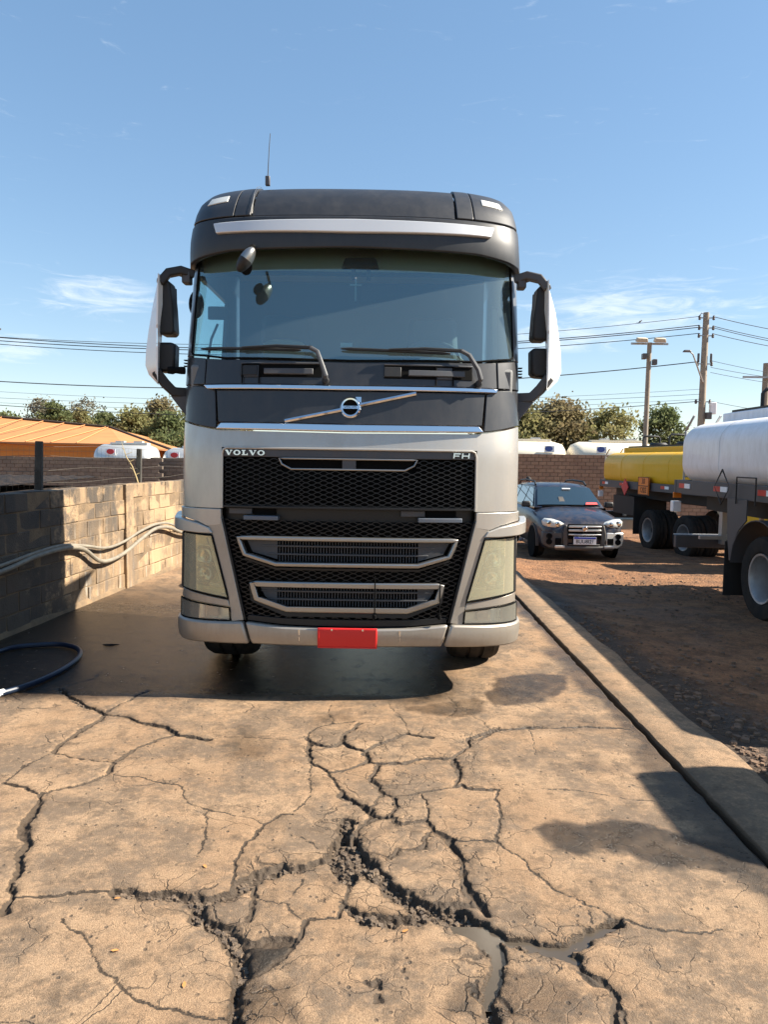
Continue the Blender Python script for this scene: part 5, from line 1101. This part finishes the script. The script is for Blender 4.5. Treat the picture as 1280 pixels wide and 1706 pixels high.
yt=tank_truck('yellow tank truck with red diamond and orange hazard plates, behind the blue car',(6.42,21.95),R(5),7.0,'yellow',(1.05,1.99),1.20,-.52,[-3.15,-5.0],'tank trucks')
MB().box(.35,-2.45,.3,.75,.02,.95).build('mud_flap',M['chassis'],yt); MB().box(.5,-1.6,.55,.9,1.4,.5).build('underrun_box',M['chassis'],yt)
dm=MB().box(-.05,-1.9,1.05,.02,.32,.32,Matrix.Rotation(R(45),3,'X')).build('hazard_diamond',M['hazred'],yt); dm.rotation_euler=(0,0,R(-35)); dm.location=(-.05*0-1.09,-.35,0)
dm.location=(0,0,0); dm.rotation_euler=(0,0,0)
op=thing('x','','x'); bpy.data.objects.remove(op)
o_=MB().box(-.05,-3.05,1.12,.02,.62,.46).build('hazard_plate',M['orange'],yt)
MB().box(-.062,-3.05,1.12,.006,.60,.02).box(-.062,-3.35,1.12,.006,.015,.44).box(-.062,-2.75,1.12,.006,.015,.44).box(-.062,-3.05,1.34,.006,.6,.015).box(-.062,-3.05,.9,.006,.6,.015).build('plate_border',M['ink'],o_)
text_mesh('30',.2,'plate_number',M['ink'],o_,(-.062,-3.05,1.235),(R(90),0,R(-90)),.002); text_mesh('1202',.2,'plate_number',M['ink'],o_,(-.062,-3.05,1.01),(R(90),0,R(-90)),.002)
MB().box(1.2,-6.5,2.15,.9,.5,.4).build('valve_cover',M['blackplastic'],yt,bevel=.05)
MB().box(.6,-.7,-.05,1.0,.6,.3).build('pump_box',M['cream'],yt,bevel=.03); MB().tube([(.4,.0,.0),(1.9,.0,.05)],.06,8).build('hose_pipe',M['chassis'],yt)
yc=MB(); rings=[]
for z,y0,y1,k in((.2,-7.2,-8.7,1),(1.0,-7.2,-8.72,1),(1.9,-7.25,-8.5,.95),(2.1,-7.4,-8.2,.85)): h_=1.17*k; rings.append([(1.225-h_,y0,z),(1.225+h_,y0,z),(1.225+h_,y1,z),(1.225-h_,y1,z)])
yc.loft(rings).build('cab',M['yellow'],yt,bevel=.05)
for x,sg in((.2,-1),(2.25,1)): truck_wheel(yt,x,-7.9,.1,sg,front=True)
# person standing behind the car
person=thing('person','person with dark hair standing behind the roof of the blue car','person',(3.93,20.2,zg(3.93,20.2)),R(200))
J={'pel':(0,0,.95),'ch':(0,.02,1.25),'nk':(0,.01,1.50),'hd':(0,0,1.60),'sl':(.19,.01,1.43),'el':(.26,.05,1.15),'hl':(.24,-.1,.93),'sr':(-.19,.01,1.43),'er':(-.26,.05,1.15),'hr':(-.24,-.1,.93),'kl':(.11,-.01,.50),'al':(.12,.03,.08),'tl':(.13,-.14,.04),'kr':(-.11,-.01,.50),'ar':(-.12,.03,.08),'tr':(-.13,-.14,.04)}
E_=[('pel','ch'),('ch','nk'),('nk','hd'),('ch','sl'),('sl','el'),('el','hl'),('ch','sr'),('sr','er'),('er','hr'),('pel','kl'),('kl','al'),('al','tl'),('pel','kr'),('kr','ar'),('ar','tr')]
RD={'pel':.15,'ch':.16,'nk':.055,'hd':.055,'sl':.065,'sr':.065,'el':.045,'er':.045,'hl':.032,'hr':.032,'kl':.065,'kr':.065,'al':.045,'ar':.045,'tl':.035,'tr':.035}
ks=list(J); me=bpy.data.meshes.new('body'); me.from_pydata([J[k] for k in ks],[(ks.index(a),ks.index(b)) for a,b in E_],[]); me.materials.append(M['cloth'])
bo=bpy.data.objects.new('body',me); COL.objects.link(bo); bo.parent=person; md=bo.modifiers.new('skin','SKIN'); bo.modifiers.new('sub','SUBSURF').render_levels=1
for i,k in enumerate(ks): sv=me.skin_vertices[0].data[i]; sv.radius=(RD[k],RD[k]*.75 if k in('pel','ch') else RD[k]); sv.use_root=(k=='pel')
hp=[]
for k in range(13):
    a=PI*k/12; r=math.sin(a)*(.078+.01*(a<PI*.5)); hp.append([(r*math.cos(2*PI*j/16),r*1.18*math.sin(2*PI*j/16)+(-.012 if math.sin(2*PI*j/16)<-.9 and 5<k<8 else 0),1.665-.118*math.cos(PI-a)) for j in range(16)])
hd=MB().loft(hp).build('head',M['skin'],person,angle=80)
MB().prism([(-.012,1.64),(.012,1.64),(.006,1.68)],lambda p,e:(p[0],e,p[1]),-.118,-.085).build('nose',M['skin'],hd)
for sg in(-1,1): MB().box(sg*.03,-.088,1.68,.018,.01,.009).build('eye',M['ink'],hd); MB().box(sg*.082,.005,1.66,.014,.035,.055).build('ear',M['skin'],hd,bevel=.005)
MB().box(0,-.088,1.605,.04,.008,.007).build('mouth',M['hazred'],hd)
hr=[]
for k in range(8):
    a=PI*.52*k/7; hr.append([((.084)*math.sin(a)*math.cos(2*PI*j/16),.01+.1*math.sin(a)*math.sin(2*PI*j/16),1.672+.122*math.cos(a)) for j in range(16)])
MB().loft(hr,True,False).build('hair',M['hair'],hd,angle=80)
for sg in(-1,1):
    hm=MB().box(sg*.24,-.13,.88,.03,.05,.09).build('hand',M['skin'],person,bevel=.01)
# ------------------------------------------------------------------ far walls, tanks, shed, poles, trees
MB2=mat('far_block',(.27,.175,.115),.95,col2=(.2,.13,.09),vscale=1.2,bump=.2); MJ2=mat('far_mortar',(.10,.068,.048),.95)
def far_wall(label,x0,x1,y,z0,z1,m,mj):
    w_=thing('boundary_wall',label,'wall',(0,0,0),0,'yard boundary walls'); g=MB(); r=0; z=z1-.19; rr=random.Random(3)
    while z>z0-.2:
        x=x0+(.2 if r%2 else 0)
        while x<x1-.1:
            if z>z0-.15: g.box(x+.2,y+rr.uniform(-.006,.006),z+.095,.378+rr.uniform(-.01,.004),.14,.168)
            x+=.4
        z-=.19; r+=1
    g.build('block_courses',m,w_,kind='stuff'); MB().box((x0+x1)/2,y,(z0+z1)/2-.012,x1-x0,.11,z1-z0-.02).build('mortar',mj,w_)
    return w_
far_wall('pinkish block wall across the back of the yard behind the blue car',3.5,21,38.,-1.1,2.09,MB2,MJ2)
MB3=mat('far_block_grey',(.21,.165,.125),.95,col2=(.14,.11,.085),vscale=1.2,bump=.2)
far_wall('greyish block wall in front of the orange roofed shed',-27,-11.7,38.,-1.1,1.56,MB3,MJ2)
far_wall('darker return of the yard wall close beside the lorry',-12.5,-7,39.5,-1.1,1.6,MB3,MJ2)
# parked tankers beyond the walls
def far_tank(label,x0,x1,y,zt,h,paint,logo,group,logox):
    t=thing('tank_trailer',label,'tank trailer',(0,0,0),0,group); L=x1-x0; rings=[]; r=h/2; cz=zt-r
    for f,k in((0,.05),(.01,.5),(.04,.8),(.12,1),(.86,1),(.96,.8),(.99,.5),(1,.05)):
        rings.append([(x0+L*f,y+1.2*k*math.cos(2*PI*j/20),cz+r*(k*.9+.1)*math.sin(2*PI*j/20)) for j in range(20)])
    tk=MB().loft(rings).build('tank',M[paint],t,angle=40)
    MB().box(x0+L*.55,y,zt+.05,L*.6,.7,.12).build('walkway',M[paint],t)
    for f in(.4,.7): MB().box(x0+L*f,y-.1,zt+.14,.5,.4,.12).build('hatch',M['alu'],t)
    MB().box(x0+L/2,y,zt-h-.15,L,1.0,.3).build('frame',M['chassis'],t)
    if logo:
        p=[(logox+.22*math.cos(a),.2*math.sin(a)) for a in np.linspace(0,2*PI,16)[:-1]]
        lx=MB().prism([(logox-.25,-.2),(logox+.3,-.2),(logox+.3,.16),(logox-.25,.16)],lambda q,e:(q[0],y-1.16+e,zt-.44+q[1]),0,-.03).build('logo_patch',M['whitebox'],t)
        MB().prism(p,lambda q,e:(q[0]*.999+.0,y-1.195+e,zt-.44+q[1]*.75),0,-.012).build('logo_mark',M[logo],lx)
    for xx in(x0+1.2,x1-1.2):
        for sg in(-1,1): MB().lathe([(.01,-.15),(.5,-.15),(.52,0),(.5,.15),(.01,.15)],lambda q,h_,a:(xx+q*math.cos(a),y+sg*1.0+h_,-.55+q*math.sin(a)),20).build('wheel',M['rubber'],t)
    return t
far_tank('cream tank trailer beyond the back wall, closest to the lorry mirror',4.6,10.25,42.3,2.86,1.7,'cream','blue','cream tank trailers',9.1)
far_tank('cream tank trailer beyond the back wall, beside the yellow tank truck',10.45,15.5,42.3,2.86,1.7,'cream','blue','cream tank trailers',12.0)
far_tank('bare metal tank trailer with red mark in front of the orange shed',-17.1,-13.5,44,2.33,1.8,'alu','hazred','metal tank trailers',-15.9)
far_tank('bare metal tank trailer half hidden by the lorry corner',-13.1,-8.5,44,2.18,1.8,'alu','hazred','metal tank trailers',-12.2)
# orange shed
sh=thing('orange_shed','large shed with orange metal roof and wall behind the grey block wall','building',(0,0,0))
ridge=[(-60,68,6.9),(-24.5,66,4.1)]; eave=[(-60,55,2.75),(-19.5,55,2.5)]; tip=(-16.6,57,2.15)
MB().add([eave[0],eave[1],ridge[1],ridge[0],(-60,80,2.6),(-20,80,2.4),tip]+[(a,b,c-.12) for a,b,c in(eave[0],eave[1],ridge[1],ridge[0],(-60,80,2.6),(-20,80,2.4),tip)],
 [(0,1,2,3),(1,6,2),(3,2,5,4),(2,6,5),(7,10,9,8),(8,9,13),(10,11,12,9),(9,12,13),(0,7,8,1),(1,8,13,6),(6,13,12,5),(5,12,11,4)]).build('roof',M['orangeroof'],sh,angle=10)
MB().add([(-60,55.3,-1.2),(-19.8,55.3,-1.2),(-19.8,55.3,2.44),(-60,55.3,2.66),(-60,79,-1.2),(-19.8,79,-1.2),(-19.8,79,2.3),(-60,79,2.5)],[(0,1,2,3),(1,5,6,2),(4,7,6,5),(0,3,7,4)]).build('wall',M['orangewall'],sh,angle=10)
MB().tube([(-60,67.9,6.98),(-24.4,65.9,4.16),(-20,61,3.05),(-16.5,57,2.2)],.10,6).build('ridge_cap',M['roofedge'],sh)
for k in range(20):
    x=-59+k*1.9; t_=(-24.5-x)/35.5; xr=min(x,-24.6); MB().tube([(x,54.98,2.80-.25*(x+60)/40.5),(xr if x<-24.6 else -24.6,65.8+2*max(0,t_),4.13+2.8*max(0,t_))],.04,4).build('roof_seam',M['seam'],sh)
for k in range(3): MB().box(-40,55.26,.6+.65*k,40,.05,.04).build('wall_seam',M['seam'],sh)
# utility poles
def pole(label,x,y,z0,z1,r0,r1,cat,grp=None,lean=0):
    t=thing('utility_pole' if cat=='utility pole' else 'light_pole',label,cat,(x,y,z0),0,grp)
    MB().tube([(0,0,0),(lean,0,z1-z0)],[r0,r1],12).build('shaft',M['polecon'],t); return t
pa=pole('slim concrete pole topped by two floodlights beyond the back wall',14.18,40.5,-1.2,8.2,.15,.12,'light pole',None,.05); H=9.4
ca=MB().box(0.05,0,H-.06,2.0,.1,.1).build('cross_arm',M['galv'],pa)
for x in(-.42,.55): MB().box(x,-.15,H+.12,.62,.35,.22,Matrix.Rotation(R(18),3,'X'),.85).build('floodlight',M['flood'],pa,bevel=.03)
for x,z in((-.25,H-.75),(.32,H-1.05)): MB().box(x,-.1,z,.22,.3,.3).build('ballast_box',M['insul'],pa,bevel=.02)
pb=pole('tall concrete utility pole with insulators and street lamp arm',19.12,45,-1.2,10.75,.25,.17,'utility pole','utility poles',.02)
def ZB(zw): return zw+1.2
for z in(10.42,9.83,9.37,7.7,5.45):
    for sg in(-1,1):
        b=MB().tube([(0,-.1,ZB(z)),(sg*.42,-.12,ZB(z))],.035,6).build('bracket',M['galv'],pb)
        MB().lathe([(.01,-.14),(.06,-.12),(.085,-.06),(.05,-.02),(.085,.03),(.05,.08),(.07,.12),(.01,.15)],lambda q,h,a:(sg*.42+q*math.cos(a),-.12+q*math.sin(a),ZB(z)+h),12).build('insulator',M['insul'],b)
MB().tube([(-.1,-.1,ZB(10.6)),(-.3,-.1,ZB(10.7)),(-.5,-.1,ZB(10.45))],.03,6).build('top_hook',M['galv'],pb)
for sg in(-1,1): MB().box(sg*.38,-.1,ZB(8.05),.12,.12,.55).build('fuse_cutout',M['insul'],pb,bevel=.03)
la=MB().tube([(-.1,-.2,ZB(6.6)),(-.55,-.5,ZB(7.4)),(-1.0,-.8,ZB(8.15)),(-1.25,-.9,ZB(8.32))],[.05,.045,.04,.035],8).build('lamp_arm',M['galv'],pb); MB().box(-1.42,-.95,ZB(8.32),.5,.26,.13,None,.7).build('lamp_head',M['insul'],la,bevel=.04)
MB().box(.55,-.25,ZB(5.05),.35,.3,.7).build('junction_box',M['whitebox'],pb,bevel=.03); MB().box(.3,-.3,ZB(4.6),.3,.25,.4).build('meter_box',M['insul'],pb)
pc=pole('thick concrete utility pole at the picture edge beyond the white tank',30.55,60,-1.2,9.85,.32,.25,'utility pole','utility poles')
MB().box(-.8,-.3,9.9,2.4,.15,.15).build('cross_arm',M['galv'],pc)
pd=pole('utility pole whose cross arm pokes into view above the orange shed',-25.2,45,-1.2,9.6,.33,.22,'utility pole','utility poles')
MB().tube([(.0,-.1,10.6),(1.2,-.1,10.45),(2.05,-.1,10.3)],.05,6).build('cross_arm',M['insul'],pd)
def cable(a,b,sag,r,label,n=40):
    P=[]
    for k in range(n+1):
        t=k/n; P.append((a[0]+(b[0]-a[0])*t,a[1]+(b[1]-a[1])*t,a[2]+(b[2]-a[2])*t-4*sag*t*(1-t)))
    o=MB().tube(P,r,5).build('overhead_cable',M['wire']); return tag(o,label,'cable','overhead cables')
XL=-25.2
cable((18.7,44.88,10.5),(XL,45,8.75),1.05,.016,'topmost thin overhead cable leading from the pole top past the lorry, bird sitting on it')
cable((18.7,44.88,9.98),(XL,45,8.75),1.1,.026,'second overhead cable from the pole top, thicker of the close pair')
cable((18.7,44.88,9.86),(XL,45,8.55),1.05,.026,'third overhead cable from the pole top, lower of the close pair')
cable((18.7,44.88,9.5),(XL,45,8.35),1.05,.022,'fourth overhead cable, just under the close pair')
cable((18.7,44.88,7.82),(XL,45,6.1),1.0,.03,'thick single overhead cable crossing at street lamp height')
cable((18.7,44.88,5.45),(XL,45,4.7),.9,.022,'low overhead cable passing just in front of the tree tops')
cable((18.95,44.95,5.9),(XL,47,5.2),.6,.012,'faint low overhead wire, highest of the thin low three')
cable((18.95,44.95,6.2),(XL,47,5.6),.7,.010,'faint low overhead wire in the middle of the thin low three')
cable((18.95,44.95,5.6),(XL,47,4.9),.6,.010,'faint low overhead wire, lowest of the thin low three')
for z,z2,l_ in((10.5,10.0,'top'),(9.95,9.3,'upper pair'),(9.85,9.1,'lower pair'),(9.5,8.9,'fourth'),(7.9,7.3,'lamp height'),(7.5,7.35,'middle'),(7.2,6.9,'lower middle'),(5.5,5.0,'lowest')):
    cable((19.5,44.88,z),(36,50,z2),.45,.02 if z>9 else .014,l_+' overhead cable running from the lamp pole over the white tank',20)
# bird on the topmost cable
bz=8.62; t=(18.7-15.15)/(18.7-XL); bz=10.5+(8.75-10.5)*t-4*1.05*t*(1-t)
bird=thing('bird','small dark bird perched on the topmost overhead cable','bird',(15.15,44.9,bz+.015),R(20))
rg=[]
for u,r,z in((-.16,.004,.0),(-.1,.018,.02),(-.05,.045,.05),(.0,.058,.075),(.05,.05,.10),(.075,.036,.125),(.10,.036,.15),(.125,.026,.155),(.145,.008,.15),(.165,.002,.147)): rg.append([(u,r*math.cos(2*PI*k/10),z+r*math.sin(2*PI*k/10)) for k in range(10)])
MB().loft(rg).build('body',M['feather'],bird,angle=80); MB().box(-.2,0,.005,.12,.04,.012).build('tail',M['feather'],bird)
for s in(-1,1): MB().tube([(.0,s*.02,.04),(.01,s*.02,-.0)],.005,5).build('leg',M['feather'],bird)
# trees ---------------------------------------------------------------------
LM={}
def leafmat(key,c1,c2):
    if key in LM: return LM[key]
    m=mat('leaves_'+key,c1,.75,col2=c2,vscale=.7,spec=.2); t=m.node_tree; b=t.nodes['Principled BSDF']
    tr=t.nodes.new('ShaderNodeBsdfTranslucent'); mx=t.nodes.new('ShaderNodeMixShader'); mx.inputs[0].default_value=.5
    src=b.inputs['Base Color'].links[0].from_socket; t.links.new(src,tr.inputs['Color']); o=[n for n in t.nodes if n.type=='OUTPUT_MATERIAL'][0]
    t.links.new(b.outputs[0],mx.inputs[1]); t.links.new(tr.outputs[0],mx.inputs[2]); t.links.new(mx.outputs[0],o.inputs['Surface']); LM[key]=m; return m
def tree(label,x,y,h,w,base,key,cols,seed,nc=46,nl=110,leaf=.16,fill=1.0,grp=None,z0=-1.2,flat=1.0):
    if grp==G2: f_=75/66; x*=f_; y*=f_; h=(h-2.9)*f_+2.9; w*=f_; leaf*=1.1
    rr=random.Random(seed); npr=np.random.RandomState(seed)
    t=thing('tree',label,'tree',(x,y,z0),rr.uniform(0,6),grp)
    lim=MB(); cl=[]; nc=int(nc*1.5); nl=int(nl*.7)
    for k in range(nc):
        a=rr.uniform(0,2*PI); u=rr.random()**.5; zz=rr.random()
        prof=math.sin(PI*min(1,max(.0,.10+.86*zz)))**.6
        p=Vector((w/2*u*prof*math.cos(a)*1.0,w/2*u*prof*math.sin(a),base+(h-base)*(zz**flat)*(1-.12*u*u)+rr.uniform(-.2,.2))); cl.append(p)
    tb=Vector((0,0,base*.75)); r0=.05+.018*h
    MB().tube([(0,0,0),(rr.uniform(-.1,.1),rr.uniform(-.1,.1),base*.4),tb],[r0*1.3,r0,r0*.85],9).build('trunk',M['bark'],t)
    for k in range(0,nc,3):
        p=cl[k]; m1=tb.lerp(p,.5)+Vector((rr.uniform(-.2,.2),rr.uniform(-.2,.2),.25)); lim.tube([tb,m1,p],[r0*.55,r0*.3,.015],5)
    lim.build('limbs',M['bark'],t)
    C=[];S=[]
    for p in cl:
        n=int(nl*1.7*rr.uniform(.5,1.3)*fill); s=w*rr.uniform(.035,.095)+.1
        q=npr.normal(0,1,(n,3))*np.array([s,s,s*.7])+np.array(p); C.append(q)
    C=np.concatenate(C); n=len(C); sz=npr.uniform(.5,1.3,n)[:,None]*leaf*.85
    u=npr.normal(0,1,(n,3)); u/=np.linalg.norm(u,axis=1)[:,None]; v=np.cross(u,npr.normal(0,1,(n,3))); v/=np.linalg.norm(v,axis=1)[:,None]
    vs=np.stack([C-u*sz,C+v*sz*.55,C+u*sz,C-v*sz*.55],1).reshape(-1,3); q=np.arange(n*4).reshape(n,4)
    me=bpy.data.meshes.new('crown'); me.vertices.add(n*4); me.vertices.foreach_set('co',vs.astype(np.float32).ravel()); me.loops.add(n*4); me.loops.foreach_set('vertex_index',q.astype(np.int32).ravel())
    me.polygons.add(n); me.polygons.foreach_set('loop_start',np.arange(0,n*4,4,dtype=np.int32)); me.update(calc_edges=True); me.materials.append(leafmat(key,*cols))
    o=bpy.data.objects.new('crown',me); COL.objects.link(o); o.parent=t; return t
OL=((.21,.21,.085),(.26,.22,.11)); DG=((.11,.145,.06),(.17,.18,.08)); YG=((.22,.23,.09),(.27,.23,.11)); BR=((.25,.19,.11),(.21,.19,.09)); GR=((.23,.2,.15),(.18,.18,.12))
G1='trees behind the back wall right of the lorry'; G2='trees behind the orange shed'
tree('olive green leafy tree close beside the lorry mirror bracket',9.9,56,7.0,5.5,1.8,'olive',OL,1,60,150,.2,1,G1)
tree('brownish green broad tree in the middle of the right clump',13.4,57,7.4,5.8,1.8,'brown',BR,2,70,150,.2,1,G1)
tree('loose airy tree with bare limbs showing, end of the right clump',16.7,56,7.1,5.2,1.6,'yellowgreen',YG,3,62,75,.19,1,G1)
tree('low dark bush like tree under the olive tree by the lorry',8.2,54,5.2,4.6,1.0,'dark',DG,12,40,120,.2,1,G1)
tree('small dense green tree between the two concrete poles',22.4,60,7.4,3.6,2.5,'dark',((.045,.065,.02),(.10,.09,.03)),4,46,120,.17,1,G1)
tree('tall pale half bare tree at the far end of the shed roof',-30.4,66,7.6,4.2,2.6,'grey',GR,5,44,60,.17,1,G2)
tree('sparse greyish tree whose thin crown stands left of the round tree',-27.6,68,7.9,4.6,2.8,'grey',GR,6,44,45,.16,1,G2)
tree('round dark tree standing alone above the shed ridge',-27.9,63,7.1,2.6,4.4,'dark',DG,7,30,130,.17,1,G2)
tree('small green tree beside the round dark tree, lower and paler',-26.2,64,6.6,2.2,4.2,'olive',OL,8,24,90,.17,1,G2)
for i,(x,y,h,w_,k,c,l_) in enumerate(((-25.0,66,6.6,4.5,'dark',DG,'dark bushy tree just past the round tree above the shed'),(-22.2,66,6.8,4.6,'yellowgreen',YG,'yellowish tree above the slope of the shed roof'),(-20.6,68,7.6,4.8,'brown',BR,'tallest brownish tree in the row behind the shed'),(-18.6,64,6.6,4.2,'dark',DG,'dark green tree over the lower end of the shed roof'),(-16.6,66,7.0,4.6,'olive',OL,'olive tree above the metal tank trailer'),(-14.2,66,6.7,4.6,'brown',((.11,.095,.04),(.07,.085,.03)),'mixed green and brown tree nearest the lorry cab'),(-32.8,64,6.2,5.0,'dark',DG,'dark tree cut by the picture edge behind the shed'),(-17.4,61,4.6,5.2,'dark',DG,'low dark shrub mass at the foot of the shed roof end'),(-14.0,60,4.8,5.0,'yellowgreen',YG,'low yellowish shrub above the half hidden tank trailer'))):
    tree(l_,x,y,h,w_,1.6,k,c,20+i,46,120,.2,1,G2)
